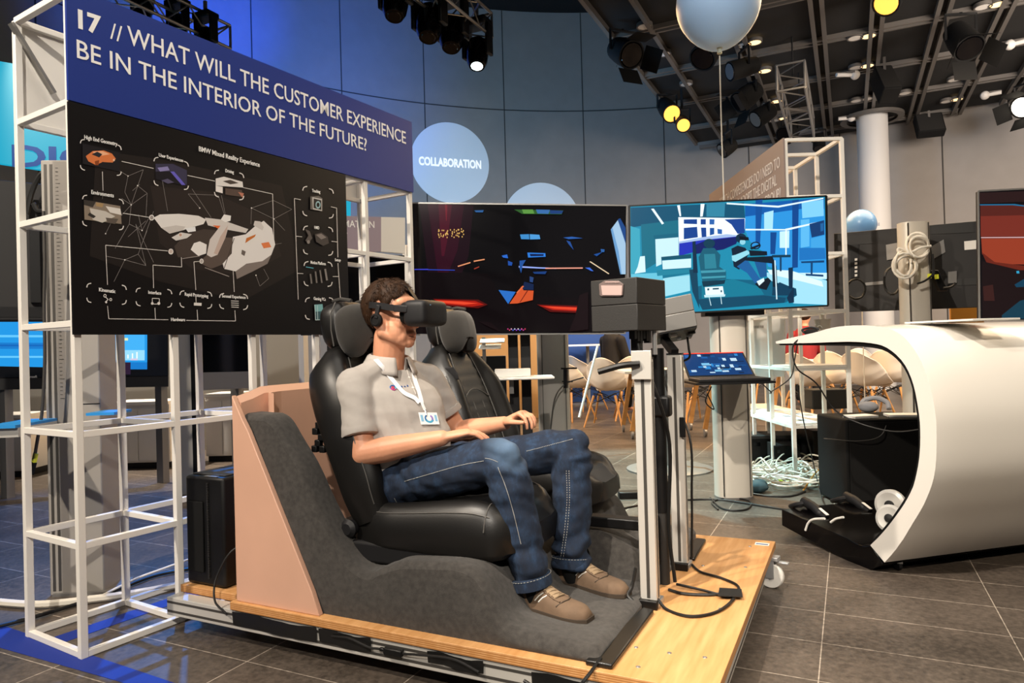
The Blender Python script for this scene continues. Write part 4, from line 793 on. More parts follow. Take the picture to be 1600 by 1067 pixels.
for c, d, r in ((cf_n, (el_n-sh_n).normalized(), .0675), (cf_f, (el_f-sh_f).normalized(), .0655)):
    B().lathe([(r*.93,-.024),(r+.002,-.022),(r+.003,-.002),(r+.001,.002),(r*.9,.001)], c, d, 32, cap=False).make('sleeve_cuff', M['shirt'], shirt)
b = B(); cn, ca = V((-1.618,2.209,1.02)), V((.16,-.03,1)).normalized()
def collar(u, v):
    a = R(18)+R(324)*u; hgt = .028+.010*abs(cos(a/2)); fwd = cos(a); r0 = .064+.012*fwd*.3
    prof = [(r0+.002, -.012), (r0+.001, .02), (r0+.003, .043), (r0+.014, .036), (r0+.032+.014*max(0,fwd), -.006-.020*max(0,fwd))]
    t = v*4; i = min(3, int(t)); f = t-i; rr = prof[i][0]*(1-f)+prof[i+1][0]*f; hh = prof[i][1]*(1-f)+prof[i+1][1]*f
    return cn+FW*(rr*cos(a)*1.05)+SD*(rr*sin(a)*1.12)+V((.16,-.03,1))*(hh-.012*fwd)
b.grid(40, 16, collar); o = b.make('collar', M['shirt'], shirt, smooth=60); sd_ = o.modifiers.new('solid', 'SOLIDIFY'); sd_.thickness = .003; sd_.offset = 1
# jeans
def denim_w(p, n):
    k = min((p-kn_n).length, (p-kn_f).length, (p-an_n).length*1.1, (p-an_f).length*1.1); near = 1-sst(.05,.2,k)
    q = V((p.x*10, p.y*7, p.z*16)); f = mnoise.noise(q)*.008+mnoise.noise(q*2.2+V((3,1,2)))*.004+math.sin((p.x*.9+p.z*.5)*85+mnoise.noise(p*8)*5)*.0035*(1-sst(-1.45,-1.2,p.x))
    rd = math.sin(p.z*75+mnoise.noise(p*9)*5)*.010*near*(.5+.6*sst(.0,.12,.62-p.z)); return f+rd
b = B(); b.ring([oval((-1.55,2.2,.50), .115, .175, .1), oval((-1.54,2.2,.56), .14, .185, .1), oval((-1.538,2.2,.63), .142, .182, .1)])
for h, k, a, hem in ((hp_n, kn_n, an_n, .285), (hp_f, kn_f, an_f, .278)):
    b.caps([h, h.lerp(k, .5), k+V((-.02,0,-.002))], [.096, .088, .072], 20); e = a+(a-k).normalized()*.015
    b.caps([k+V((-.008,0,-.002)), k.lerp(a, .22)], [.073, .074], 20).tube([k.lerp(a, .15), k.lerp(a, .5), k.lerp(a, .85), e], [.075, .073, .067, .066], 22)
jeans = fuse(b, 'jeans', M['denim'], person, .006, 4, denim_w)
dg = bpy.context.evaluated_depsgraph_get()
def surf(o): return BVHTree.FromPolygons([v.co+world_loc(o) for v in o.data.vertices], [tuple(f.vertices) for f in o.data.polygons])
bs, bj = surf(shirt), surf(jeans)
def near_on(tree, p, lift): h = tree.find_nearest(V(p)); return h[0]+h[1]*lift
def seen_on(tree, px, py, lift): h = tree.ray_cast(CAM, ray(px, py).normalized()); return (h[0]+h[1]*lift, h[1]) if h[0] is not None else None
for a, d, r in ((an_n, (an_n-kn_n).normalized(), .067), (an_f, (an_f-kn_f).normalized(), .067)):
    B().lathe([(r*.9,-.022),(r+.0015,-.02),(r+.003,0),(r+.002,.016),(r*.88,.017)], a, d, 32, cap=False).make('hem', M['denim'], jeans)
    b = B()
    for k in range(40):
        t = 2*pi*k/40; q = V((0,0,1)).rotation_difference(d).to_matrix(); f = lambda t2, h: a+q@V(((r+.0035)*cos(t2), (r+.0035)*sin(t2), h)); b.tube([f(t, -.018), f(t+.09, -.018)], .001, 4)
    b.make('hem_stitching', M['denim_stitch'], jeans)
def seam_on(tree, pix, r=.0009, lift=.001, dash=0, n=10):
    pts = [seen_on(tree, x, y, lift) for x, y in [(p.x, p.y) for p in bez([(x, y, 0) for x, y in pix], n)]]; pts = [p[0] for p in pts if p]
    b = B()
    if dash:
        for k in range(0, len(pts)-1, 2): b.tube([pts[k], pts[k+1]], r, 5)
    elif len(pts) > 1: b.tube(pts, r, 5)
    return b
for pix in ([(632,752),(680,738),(720,727),(756,720)], [(758,716),(768,718),(778,722)], [(778,730),(790,760),(802,800),(814,850)], [(616,778),(622,786),(640,787),(660,785)]): 
    sb_ = seam_on(bj, pix)
    if sb_.v: sb_.make('seam', M['denim_stitch'], jeans)
sb_ = seam_on(bj, [(823,705),(850,698),(880,690),(895,686)], .0016, .001, 1, 24)
if sb_.v: sb_.make('seam', M['denim_stitch'], jeans)
for dx in (0, 4):
    sb_ = seam_on(bj, [(885+dx,735),(886+dx,780),(882+dx,830),(875+dx,880)], .0013, .001, 1, 24)
    if sb_.v: sb_.make('seam', M['denim_stitch'], jeans)
# placket, buttons and chest mark
b = seam_on(bs, [(636,578),(640,590),(645,603),(650,616)], .003, .0)
if b.v: b.make('placket', M['shirt'], shirt)
for x, y in ((639,590),(645,606)):
    h = seen_on(bs, x, y, .001)
    if h: B().lathe([(.005,0),(.0045,.002)], h[0], h[1], 12).make('button', M['white_plastic'], shirt)
h = seen_on(bs, 614, 606, .0015)
if h:
    n = h[1]; ax = V((0,0,1))-n*n.z; ax.normalize(); t = ax.cross(n)
    for k, (c, a0, a1, r) in enumerate((('#1d5fa8', 20, 200, .011), ('#c23a8a', 200, 320, .011), ('#2aa0b8', 320, 380, .011), ('#c23a5a', 0, 330, .0045))):
        mm = mat('mark_%d' % k, c, .7); b = B()
        b.tube([h[0]+(t*cos(R(a0+(a1-a0)*i/12))+ax*sin(R(a0+(a1-a0)*i/12)))*r for i in range(13)], .0022, 6); b.make('chest_emblem', mm, shirt)
    for i in range(4):
        g = seen_on(bs, 623+i*4.5, 605-i*.6, .0012)
        if g: B().ob(g[0]-t*.003-ax*.004, t*.006, ax*(.008 if i % 2 else .006), g[1]*.0006).make('emblem_word', M['blue_cloth'], shirt)
# trainers
def shoe(heel, toe, label):
    heel, toe = V(heel), V(toe); d = (toe-heel).normalized(); L = (toe-heel).length; s = V((-d.y, d.x, 0)); up = V((0,0,1)); z0 = heel.z
    o = props(thing('shoe', None, None), label); o.parent = person; o.location = heel-V(person.location)
    wd = [(0,.018),(.05,.031),(.2,.036),(.4,.036),(.6,.044),(.75,.048),(.88,.044),(.96,.033),(1,.018)]
    tp = [(0,.065),(.05,.092),(.16,.104),(.32,.100),(.45,.084),(.6,.062),(.75,.052),(.9,.047),(.97,.04),(1,.026)]
    b = B(); rings = []
    for k in range(31):
        t = k/30; w2, h = soft(t, wd, .03), soft(t, tp, .04); c = heel+d*(L*t); rr = []
        for j in range(20):
            a = pi*j/19; x = cos(a); rr.append(c+s*(w2*math.copysign(abs(x)**.75, x))+up*(.008+(h-.008)*sin(a)**.8))
        rings.append(rr)
    b.ring(rings); b.make('upper', M['shoe'], o, smooth=60)
    b = B(); ol = []
    for k in range(25): t = k/24; ol.append(heel+d*(L*(t*1.03-.012))+s*(soft(t, wd, .03)+.004))
    for k in range(24, -1, -1): t = k/24; ol.append(heel+d*(L*(t*1.03-.012))-s*(soft(t, wd, .03)+.004))
    b.ring([[p+up*z1 for p in ol] for z1 in (0, .004, .010, .013)]); b.make('sole', M['sole'], o, smooth=40)
    top = lambda t, e: heel+d*(L*t)+s*e*soft(t, wd, .03)+up*(.014+(soft(t, tp, .04)-.014)*math.sqrt(max(0, 1-abs(e)**2.6))**.9+.002)
    for i in range(6):
        t = .37+.048*i; B().tube([top(t, -.6), top(t+.025, -.2)+up*.002, top(t+.04, .2)+up*.002, top(t+.02, .6)], .0032, 6).make('lace', mat('lace', '#8f7a60', .9) if i == 0 else bpy.data.materials['lace'], o)
    for e in (-.62, .62): B().tube([top(.36+.03*k, e) for k in range(12)], .0028, 6).make('eyelet_band', M['shoe'], o)
    for e in (-1, 1):
        for t in (.47, .52): B().tube([top(t, e*.7), top(t-.05, e*.88), top(t-.1, e*.97)], .0022, 6).make('side_stripe', M['white_panel'], o)
        B().tube([top(.12, e*.8), top(.3, e*.86), top(.42, e*.75)], .002, 6).make('stitching', M['sole'], o)
    B().grid(8, 10, lambda u, v: top(.34+.28*v, (u-.5)*1.1)+up*.0015).make('tongue', bpy.data.materials['lace'], o, smooth=60)
    B().tube([top(.66, -.9), top(.72, -.5), top(.745, 0), top(.72, .5), top(.66, .9)], .0022, 6).make('toe_seam', M['sole'], o)
    return o
shoe((-1.045,2.105,.212), (-.762,2.062,.208), None); shoe((-1.01,2.385,.212), (-.715,2.315,.208), None)
for a, k in ((an_n, kn_n), (an_f, kn_f)):
    d = (a-k).normalized(); B().tube([a-d*.05, a, a+d*.03+V((.006,0,0)), a+V((.012,0,-.062))], [.043,.040,.0375,.034], 20).make('sock', M['black_matte'], person)
# ------------------------------------------------------------------ headset, lanyard
vr = thing('vr_headset', 'black virtual reality goggles with earphones worn by the seated man', 'headset', H(.15, 0, -.05))
def rbox(c, sx, sy, sz, p, taper=0, n=28, m2=16):
    b = B()
    def f(u, v):
        a, e = 2*pi*u, pi*(v-.5); g = lambda q: math.copysign(abs(q)**(2/p), q); x = g(cos(e))*g(cos(a)); return V(c)+V((x*sx, g(cos(e))*g(sin(a))*sy*(1-taper*max(0,x)), g(sin(e))*sz*(1-taper*max(0,x))))
    b.grid(n, m2, f); return b
rbox(H(.150,0,.000), .050, .092, .050, 5.5, .06, 40, 24).make('visor', M['plastic_dk'], vr, smooth=50)
rbox(H(.098,0,.002), .030, .078, .046, 3.2, -.1).make('face_gasket', M['black_matte'], vr, smooth=60)
for s in (-1, 1):
    B().bar(H(.128, s*.088, .014), H(.070, s*.090, .020), .012, .026, (0,1,0)).make('hinge_block', M['plastic_dk'], vr, bevel=.003)
    B().ring([[H(x, s*(y+dy), z2+dz) for dy, dz in ((-.003,-.012),(.003,-.012),(.003,.012),(-.003,.012))] for x, y, z2 in ((.075,.088,.02),(.04,.087,.026),(0,.086,.034),(-.04,.085,.038),(-.08,.07,.04),(-.112,.045,.04),(-.128,.0,.038))]).make('side_strap', M['plastic_dk'], vr, smooth=50)
    B().bar(H(.0, s*.093, .036), H(-.012, s*.094, -.015), .007, .018, (0,1,0)).make('earphone_arm', M['plastic_dk'], vr, bevel=.003)
    B().lathe([(.013,-.012),(.024,-.010),(.025,.002),(.018,.006),(.016,.002),(.0,.002)], H(-.013, s*.093, -.02), (0, s, 0), 26).make('earphone', M['black_matte'], vr)
b = B(); b.ring([[H(x, dy, z2+dz) for dy, dz in ((-.011,-.0015),(.011,-.0015),(.011,.0015),(-.011,.0015))] for x, z2 in ((.115,.046),(.095,.075),(.07,.107),(.03,.132),(-.02,.142),(-.07,.130),(-.11,.09),(-.128,.045))]); b.make('top_strap', M['plastic_dk'], vr, smooth=50)
B().ball(H(.199,-.045,.028), (.002,.004,.002), 8, 6).make('sensor_dot', M['cyan_label'], vr)
ly = thing('lanyard', 'white printed lanyard hanging over the grey polo shirt', 'lanyard', (-1.5, 2.15, .85))
M['ribbon'] = mat('ribbon', '#efeff0', .6)
def ribbon(pix, w2, lift=.004):
    c = [seen_on(bs, p.x, p.y, lift) for p in bez([(x, y, 0) for x, y in pix], 8)]; c = [q for q in c if q]
    if len(c) < 2: return None
    rings = []
    for i, (p, n) in enumerate(c):
        d = (c[min(i+1, len(c)-1)][0]-c[max(i-1, 0)][0]).normalized(); s = d.cross(n).normalized()*w2/2; rings.append([p-s, p+s, p+s+n*.0012, p-s+n*.0012])
    return B().ring(rings)
for pix in ([(587,563),(600,578),(614,596),(630,614),(646,622),(654,630)], [(644,578),(648,596),(654,614),(658,630)]):
    b = ribbon(pix, .019)
    if b: b.make('ribbon', M['ribbon'], ly, smooth=60)
b = ribbon([(656,626),(659,634),(662,641)], .014, .006)
if b: b.make('ribbon_end', M['ribbon'], ly, smooth=60)
h = seen_on(bs, 668, 655, .008); hc = seen_on(bs, 663, 645, .007)
if h:
    n = (V(FW)*.8+V((0,0,.35))+V(h[1])*.3).normalized(); u = (V((0,0,1))-n*n.z).normalized(); t = u.cross(n); u2 = (u*cos(R(6))+t*sin(R(6))); t2 = (t*cos(R(6))-u*sin(R(6))); c = h[0]
    B().lathe([(.003,-.012),(.004,0),(.003,.012)], hc[0], u, 10).make('metal_clip', M['steel'], ly)
    bd = B().ob(c-t2*.045-u2*.024, t2*.09, u2*.048, n*.0012).make('name_badge', M['ribbon'], ly, bevel=.0004)
    bp = B(); q = c+n*.0016
    for colr, a0, a1, r0, r1 in (('#4aa3c8', 200, 340, .010, .018), ('#8f79c4', 330, 420, .009, .016), ('#2f6fae', 120, 210, .011, .017)):
        P = [q+t2*(r1*1.3*cos(R(a0+(a1-a0)*k/10)))+u2*(r1*sin(R(a0+(a1-a0)*k/10))) for k in range(11)]+[q+t2*(r0*1.3*cos(R(a1+(a0-a1)*k/10)))+u2*(r0*sin(R(a1+(a0-a1)*k/10))) for k in range(11)]
        for k in range(10): bp.poly([P[k], P[k+1], P[20-k], P[21-k]] , lin(colr))
    for s in (-1, 1): bp.poly([q+t2*s*.034-t2*.006-u2*.012, q+t2*s*.034+t2*.006-u2*.012, q+t2*s*.034+t2*.006+u2*.014, q+t2*s*.034-t2*.006+u2*.014], lin('#7fb6d8'))
    bp.make('badge_print', PRINT, bd, smooth=0)
# ================================================================== screens, stands, desk and second frame
def pl2(x0, d0, x1, d1):
    a, c = dep(x0, 530, d0), dep(x1, 530, d1); return Plane((a.x, a.y), math.degrees(math.atan2(c.y-a.y, c.x-a.x)))
def Zc(ox, oy, s): return lambda *p: [(ox+p[i]/s, oy+p[i+1]/s) for i in range(0, len(p), 2)]
def screen(label, pl, corners, polys, th=.035, rim='black', rimw=.008, lum=SCREEN, glossy=True):
    """flat display: corners in photo order top-left, top-right, bottom-right, bottom-left"""
    c = [pl.at(*p) for p in corners]; ctr = (c[0]+c[1]+c[2]+c[3])/4
    o = thing('display_screen', label, 'screen', V((ctr.x, ctr.y, min(p.z for p in c))))
    big = [ctr+(p-ctr)*(1+rimw/((p-ctr).length)*1.4) for p in c]
    B().prism([p-pl.n*th for p in big], pl.n*(th-.001)).make('housing', M['black'], o, bevel=.002)
    b = B()
    for i in range(4): b.bar(big[i], big[(i+1) % 4], rimw, .01, pl.n)
    b.make('bezel', M[rim], o)
    ch = [ctr+(p-ctr)*.55 for p in c]; B().prism([p-pl.n*(th+.04) for p in ch], pl.n*.04).make('rear_box', M['tv_back'], o, bevel=.006)
    picture('picture', pl, polys, lum, o, .00015)
    return o
# --- dark car-cabin screen
z = Zc(640, 300, 4.103)
T1 = pl2(642, 4.75, 978, 4.9)
P = [('#030203', [(642,318),(978,322),(975,520),(645,522)])]
P += [('#1a0510', [(655,319),(740,320),(732,400),(705,470),(700,520),(665,520),(668,420)]), ('#2e0618', [(668,319),(725,320),(715,390),(695,440),(686,440),(680,400)]), ('#48091f', [(685,319),(706,320),(700,370),(694,400),(690,400)]), ('#701024', [(695,320),(699,320),(698,345),(697,345)]), ('#090203', [(650,425),(975,430),(975,518),(646,520)]), ('#050203', [(760,425),(975,430),(975,470),(780,460)])]
r2 = random.Random(5)
P += [('#e0b060', ell(685+r2.random()*40, 356+r2.random()*9+i*.15, .9, 1.4, 6)) for i in range(46)]
P += [('#2f5f2a', z(670,112,985,118,975,143,720,140)), ('#3a6fae', z(810,112,900,114,890,140,820,138)), ('#5f9a44', z(720,112,790,112,800,138,730,138)), ('#1c3f7a', z(900,116,985,120,975,140,900,140)), ('#2c5f9a', z(415,118,475,116,470,130,425,130)),
      ('#3f8fd0', z(708,272,765,270,768,303,715,302)), ('#4f9fe0', z(770,270,832,274,838,302,772,304)), ('#2a5fb0', z(985,292,1040,286,1112,296,1020,302)), ('#23509a', z(1005,310,1030,318,1052,372,1020,335)), ('#2b62a8', z(1225,365,1250,368,1248,385,1228,385)), ('#1c4f9a', z(1180,400,1235,385,1200,412)),
      ('#a9cdea', z(1290,240,1335,180,1365,270,1385,330,1385,527,1355,527,1325,380)), ('#6fa3d4', z(1290,240,1300,228,1340,380,1360,527,1352,527,1320,380)), ('#1f4a8a', z(1335,175,1350,168,1385,230,1385,330,1365,270)),
      ('#e8976a', z(308,473,390,448,390,456,310,480)), ('#e8976a', z(410,440,480,428,482,435,412,448)), ('#a33a2a', z(412,490,445,476,447,482,415,496)), ('#3a3fc0', z(30,493,120,492,120,500,30,499)), ('#2540a8', z(120,494,290,498,290,504,120,501)), ('#9fb4ff', z(700,474,830,482,940,486,940,493,830,490,700,484)), ('#f0a08a', z(870,485,1110,483,1110,491,870,493)), ('#3f6fe0', z(1125,485,1155,484,1180,508,1165,506)), ('#f4d9b4', z(1153,447,1160,444,1280,522,1276,527)),
      ('#2f7fe0', z(755,388,870,392,872,415,760,420)), ('#0a2050', z(770,396,860,398,858,410,775,412)), ('#2a6ad0', z(590,408,625,400,632,425,600,420)), ('#1f50a8', z(630,440,660,452,655,472,632,470)), ('#23549f', z(705,440,745,436,725,470,715,520,705,490)), ('#183f80', z(790,512,880,508,870,526,800,524)), ('#29477f', z(770,540,795,548,790,580,770,575)), ('#12244a', z(735,575,795,590,795,628,720,625)),
      ('#2a70c8', z(570,628,680,640,632,718)), ('#d8562a', z(718,604,730,630,795,632,790,692,690,714,640,716)), ('#7a2412', z(752,632,760,632,712,705,704,708)), ('#e87040', z(725,600,733,605,690,650,684,645)),
      ('#5a0c08', z(150,684,440,690,500,722,440,745,200,728)), ('#b01c0e', z(160,690,420,698,478,722,400,735,200,716)), ('#f04a2c', z(175,695,330,702,440,714,350,722,210,710)), ('#5a0c08', z(815,720,1145,730,1145,778,900,768)), ('#b81e10', z(828,727,1145,740,1145,768,920,756)), ('#f0482a', z(860,732,1145,745,1145,760,930,748)),
      ('#180a0c', z(1090,660,1145,640,1145,880,1020,895,1060,800)), ('#120507', z(440,830,520,835,600,905,520,870))]  # dark reddish patch at right: a reflection painted into the screen image
P += [(c, ell(640+(630+i*11)/4.103, 300+(878+(i*7 % 14))/4.103, 1.1, 1.3, 6)) for i, c in enumerate(['#c03a7a','#d04a5a','#e0a0c0','#4a5fd0','#c0c0e0','#8a3ac0','#e0d0e0','#4a4ad0','#e060a0','#b03a8a','#d03a5a'])]
tv1 = screen('wide dark screen showing a night car cabin with red glows', T1, [(642,318),(978,322),(975,520),(645,522)], P, rim='grey_metal', rimw=.006)
# --- blue-green screen with a demo room
z = Zc(960, 280, 4.103); T2 = pl2(985, 4.62, 1290, 4.56)
C2 = [(985,323),(1289,307.5),(1291.5,476.5),(987,492)]
P = [('#1b86a6', C2), ('#0f4f6c', z(105,182,830,150,838,250,410,262,105,310)), ('#16697f', z(170,290,410,262,410,500,300,520,180,590)), ('#3aa0b8', z(103,300,162,318,168,590,103,610)), ('#c3e6ee', z(262,378,410,362,412,495,268,560)), ('#0f5f78', z(250,360,410,345,410,372,255,385)), ('#dff3f8', z(235,190,252,188,318,283,305,290)), ('#e8f7fb', z(402,168,420,166,428,236,418,238)), ('#e8f7fb', z(553,158,578,158,566,238,550,240)), ('#2f7f9c', z(590,152,710,150,705,240,590,240)),
     ('#eaf6fb', z(410,243,838,250,836,320,780,395,640,430,415,492)), ('#123f8a', z(445,258,530,256,530,288,445,285)), ('#123f8a', z(553,256,586,256,586,290,553,290)), ('#2a5fa8', z(610,256,642,257,640,290,610,290)), ('#123f8a', z(445,312,530,305,535,372,445,385)), ('#123f8a', z(555,310,588,310,590,370,560,372)), ('#1a4f98', z(612,312,640,312,640,352,612,360)), ('#2a5fa8', z(660,318,690,322,690,352,662,350)), ('#16408c', z(705,258,835,252,835,345,790,350,750,290)), ('#9fb8e0', z(415,400,560,372,720,352,800,360,780,372,560,395,415,420)), ('#2030b0', z(415,412,560,390,790,366,780,412,690,440,640,432,415,492)), ('#101c60', z(520,420,580,395,800,368,780,415,700,450,520,480)),
     ('#2a8fd6', z(838,215,1345,120,1362,640,1130,600,985,560,960,470,870,400,838,330)), ('#0d57a4', z(838,160,1345,118,1345,190,1200,190,838,240)), ('#0c4c94', z(905,135,950,130,932,440,905,420)), ('#0b4488', z(1140,135,1182,130,1176,565,1140,570)), ('#0b4488', z(1000,340,1040,340,1030,480,1000,480)), ('#7cc8f0', z(1200,150,1340,130,1342,235,1205,250)), ('#5ab4e8', z(1195,260,1250,255,1250,430,1195,440)), ('#a5dcf6', z(960,215,1020,200,1015,320,960,320)), ('#c0e8fa', z(1060,335,1122,330,1120,440,1060,440)), ('#3f9fdc', z(1260,380,1350,360,1352,480,1260,490)), ('#1a6fb8', z(1185,440,1350,440,1355,510,1185,520)),
     ('#e0f4fc', z(840,318,1100,320,1100,328,840,328)), ('#e0f4fc', z(1095,318,1345,264,1345,273,1100,330)), ('#e0f4fc', z(1095,330,1106,330,1104,485,1096,485)), ('#dcf2fa', z(720,150,1050,170,1340,118,1340,126,1050,182,720,160)), ('#11396c', z(1250,287,1345,262,1346,355,1265,374)), ('#1f5f9a', z(1320,285,1340,280,1340,330,1322,335)),
     ('#63bdd4', z(105,608,480,590,485,716,315,755,112,815)), ('#9ad6e4', z(312,632,482,616,486,714,315,752)), ('#12708c', z(300,500,492,490,492,606,310,636)), ('#0c4f66', z(300,498,492,480,492,505,302,518)), ('#c8e8f0', z(306,522,492,508,492,566,310,578)), ('#cfeaf0', z(165,495,195,492,200,595,130,605,150,560)), ('#1f7f98', z(270,585,480,575,480,600,275,620)),
     ('#9cd8ee', z(960,600,1130,585,1362,650,1363,805,1150,796,1040,700)), ('#d6f0fa', z(980,580,1130,585,1330,655,1340,690,1180,650,1000,610)), ('#c4e8f4', z(1180,600,1362,600,1362,640,1300,640)), ('#10384f', z(1010,486,1130,484,1130,500,1010,502)), ('#10385c', z(1060,500,1072,500,1072,590,1060,590)), ('#0e3f6c', z(1195,527,1345,520,1345,534,1200,538)), ('#0e3f6c', z(1258,535,1272,535,1270,610,1258,610)), ('#0e3f6c', z(1225,605,1340,612,1340,625,1228,618)),
     ('#0d5d7a', z(525,690,720,640,1000,650,1165,700,1170,745,1100,790,960,800,565,838,530,770)), ('#0a4560', z(530,770,960,745,1100,760,1090,792,960,802,565,838)), ('#11758f', z(560,670,760,640,930,690,960,740,560,765)), ('#0b3f58', z(480,580,530,575,545,830,500,720)), ('#0a2c44', z(500,400,520,396,535,600,505,600)), ('#0a3a55', z(1015,690,1060,660,1165,705,1168,745,1010,745)),
     ('#175a70', z(540,500,570,442,640,440,680,485,672,560,716,590,716,640,565,662,552,590)), ('#0b3a50', ell(960+608/4.103, 280+412/4.103, 9, 7.5, 16)), ('#2a7c90', z(575,480,645,478,655,570,580,575)), ('#3f93a6', z(553,586,712,580,712,594,556,602)), ('#3f93a6', z(560,625,712,618,712,630,562,638)), ('#0a3346', z(560,655,712,645,705,670,570,690)),
     ('#0b2c42', ell(960+812/4.103, 280+378/4.103, 8.5, 7.5, 16)), ('#8acbdc', ell(960+822/4.103, 280+402/4.103, 4.6, 4.5, 12)), ('#08131f', z(800,365,860,372,862,392,805,390)), ('#0b2033', z(750,445,790,425,840,440,862,480,800,580,765,560)), ('#8fd2e2', z(752,490,775,485,850,455,872,470,860,482,775,530,755,520)), ('#1c5c98', z(785,560,850,512,935,640,905,672,850,600)), ('#1a558e', z(895,520,972,520,978,622,935,632)), ('#0a1c2a', z(828,502,1012,492,1040,560,1045,690,1015,690,1010,540,830,520)), ('#0b1a28', z(862,455,978,462,980,488,870,492)), ('#0b1a28', ell(960+905/4.103, 280+425/4.103, 8, 6, 16)), ('#2a8fd6', ell(960+905/4.103, 280+425/4.103, 6, 4.2, 16)), ('#0b1a28', z(868,440,930,415,940,425,880,452)), ('#0a1722', z(900,670,985,630,1005,650,975,710,930,700)), ('#d8ecf2', z(912,655,958,632,962,652,928,682)), ('#0a2a44', z(1115,568,1145,564,1143,700,1118,700)), ('#0a2a44', z(1105,760,1150,690,1152,790,1120,795)), ('#c8e4ee', z(1025,520,1033,520,1045,770,1037,770)),
     ('#e2f3f7', z(580,692,695,686,704,742,586,750)), ('#bfe0e8', z(575,742,712,738,708,752,578,758)), ('#2a4f60', z(595,700,608,699,608,712,596,713)), ('#2a4f60', z(630,698,670,696,670,706,630,708)), ('#2a4f60', z(680,712,690,711,690,724,681,725)), ('#bfe0e8', z(605,755,609,755,622,810,617,810)), ('#bfe0e8', z(680,752,684,752,690,800,685,800))]
tv2 = screen('bright blue screen showing a person driving a simulator in a room', T2, C2, P, lum=SCREEN_HI)
# --- red seat screen at the right edge
T3 = pl2(1530, 4.35, 1760, 4.2); C3 = [(1530,300),(1760,288),(1762,500),(1532,499)]; z = Zc(1200, 200, 3.557)
P = [('#0b0608', C3), ('#2a1716', z(1175,360,1990,330,1990,420,1400,410,1176,420)), ('#58221a', z(1180,430,1500,425,1990,440,1990,600,1182,600)), ('#7a2e22', z(1182,490,1400,485,1990,490,1990,600,1183,604)), ('#1c6f9a', z(1178,424,1370,422,1440,432,1440,438,1360,429,1178,430)), ('#cfa7a8', z(1184,606,1990,600,1990,608,1184,612)), ('#9a3c24', z(1185,614,1990,610,1990,720,1500,760,1260,755,1190,700)), ('#6a2416', z(1188,690,1260,745,1423,765,1990,740,1990,790,1400,790,1220,760)), ('#1a0c0c', z(1190,740,1400,790,1990,800,1990,1060,1192,1060)), ('#0f3f58', z(1370,870,1420,840,1480,835,1480,880,1380,885)), ('#123c4e', z(1300,1040,1400,960,1480,940,1480,1060,1300,1060)), ('#2fa0c8', z(1380,795,1395,793,1398,808,1382,808)), ('#3a1c18', z(1195,880,1250,870,1260,960,1200,960))]
tv3 = screen('screen showing red leather car seats at the right edge of the photo', T3, C3, P, rim='grey_metal', rimw=.006)
c = dep(1640, 500, 4.4); o = props(B().tube([(c.x,c.y,0),(c.x,c.y,1.3)], .05, 20).make('screen_post', M['grey_metal']), 'grey post carrying the red seat screen behind the desk', 'stand')
# --- stand of the blue screen: oval beige column
def oval_column(px, d, z0, z1, w, th, label, material, shell=None, name='column_stand', cat='stand', yaw=0):
    c = dep(px, 530, d); o = thing(name, label, cat, (c.x, c.y, z0)); ax, ay = rr_.copy(), ff_.copy()
    if yaw: q = Matrix.Rotation(R(yaw), 3, 'Z'); ax, ay = q@ax, q@ay
    def ov(zz, s=1): return [V((c.x, c.y, zz))+ax*(w/2*s*math.copysign(abs(cos(2*pi*k/40))**.7, cos(2*pi*k/40)))+ay*(th/2*s*math.copysign(abs(sin(2*pi*k/40))**.7, sin(2*pi*k/40))) for k in range(40)]
    B().ring([ov(z0), ov(z1)]).make('column', M[material], o)
    for s in (-.36, .36): B().bar(V((c.x,c.y,z0+.02))+ax*w*s-ay*(th/2*.83), V((c.x,c.y,z1-.01))+ax*w*s-ay*(th/2*.83), .006, .02, ax).make('slot', M['alu_groove'], o)
    B().ring([ov(z0, 1.02), ov(z0+.012, 1.02)]).make('base_ring', M['grey_metal'], o)
    return o, c
cs, c2 = oval_column(1139, 4.8, 0, 1.45, .25, .19, 'beige oval column standing under the bright blue screen', 'pillar_beige')
q = V((c2.x, c2.y, 1.2)); B().ob(q-rr_*.2-ff_*.14+V((0,0,.05)), rr_*.4, ff_*.1, (0,0,.35)).make('screen_bracket', M['black'], cs)
# laptop and tray
tq = dep(1139, 590, 4.27); hz = tq.z-.012
tr = B().ob(V((tq.x,tq.y,hz-.022))-rr_*.24-ff_*.13, rr_*.48, ff_*.5, (0,0,.014)).make('laptop_tray', M['black']); props(tr, 'black tray on the beige column carrying the open laptop', 'tray')
lp = thing('laptop', 'open laptop with blue lit screen on the tray of the beige column', 'laptop', (tq.x, tq.y, hz-.008))
lo = V((tq.x,tq.y,hz-.008))-rr_*.215-ff_*.12; qy = Matrix.Rotation(R(4), 3, 'Z'); B().ob(lo, rr_*.43, ff_*.26, (0,0,.02)).make('base', M['black'], lp, bevel=.004)
kb = B()
for i in range(14):
    for j in range(5): kb.ob(lo+rr_*(.03+i*.0265)+ff_*(.09+j*.03)+V((0,0,.02)), rr_*.022, ff_*.024, (0,0,.002))
kb.make('keyboard', M['dark_grey'], lp); B().ob(lo+rr_*.15+ff_*.015+V((0,0,.02)), rr_*.12, ff_*.06, (0,0,.001)).make('touchpad', M['dark_grey'], lp)
su = (ff_*.70+V((0,0,.46))).normalized(); sn = rr_.cross(su).normalized()
lid = B().ob(lo+ff_*.262+V((0,0,.021)), rr_*.43, su*.27, -sn*.008).make('lid', M['black'], lp, bevel=.003)
b = B(); l0 = lo+ff_*.262+V((0,0,.021))+sn*.001
def lq(u0, v0, u1, v1, c, k): b.poly([l0+rr_*.43*u0+su*.27*v0+sn*k, l0+rr_*.43*u1+su*.27*v0+sn*k, l0+rr_*.43*u1+su*.27*v1+sn*k, l0+rr_*.43*u0+su*.27*v1+sn*k], lin(c))
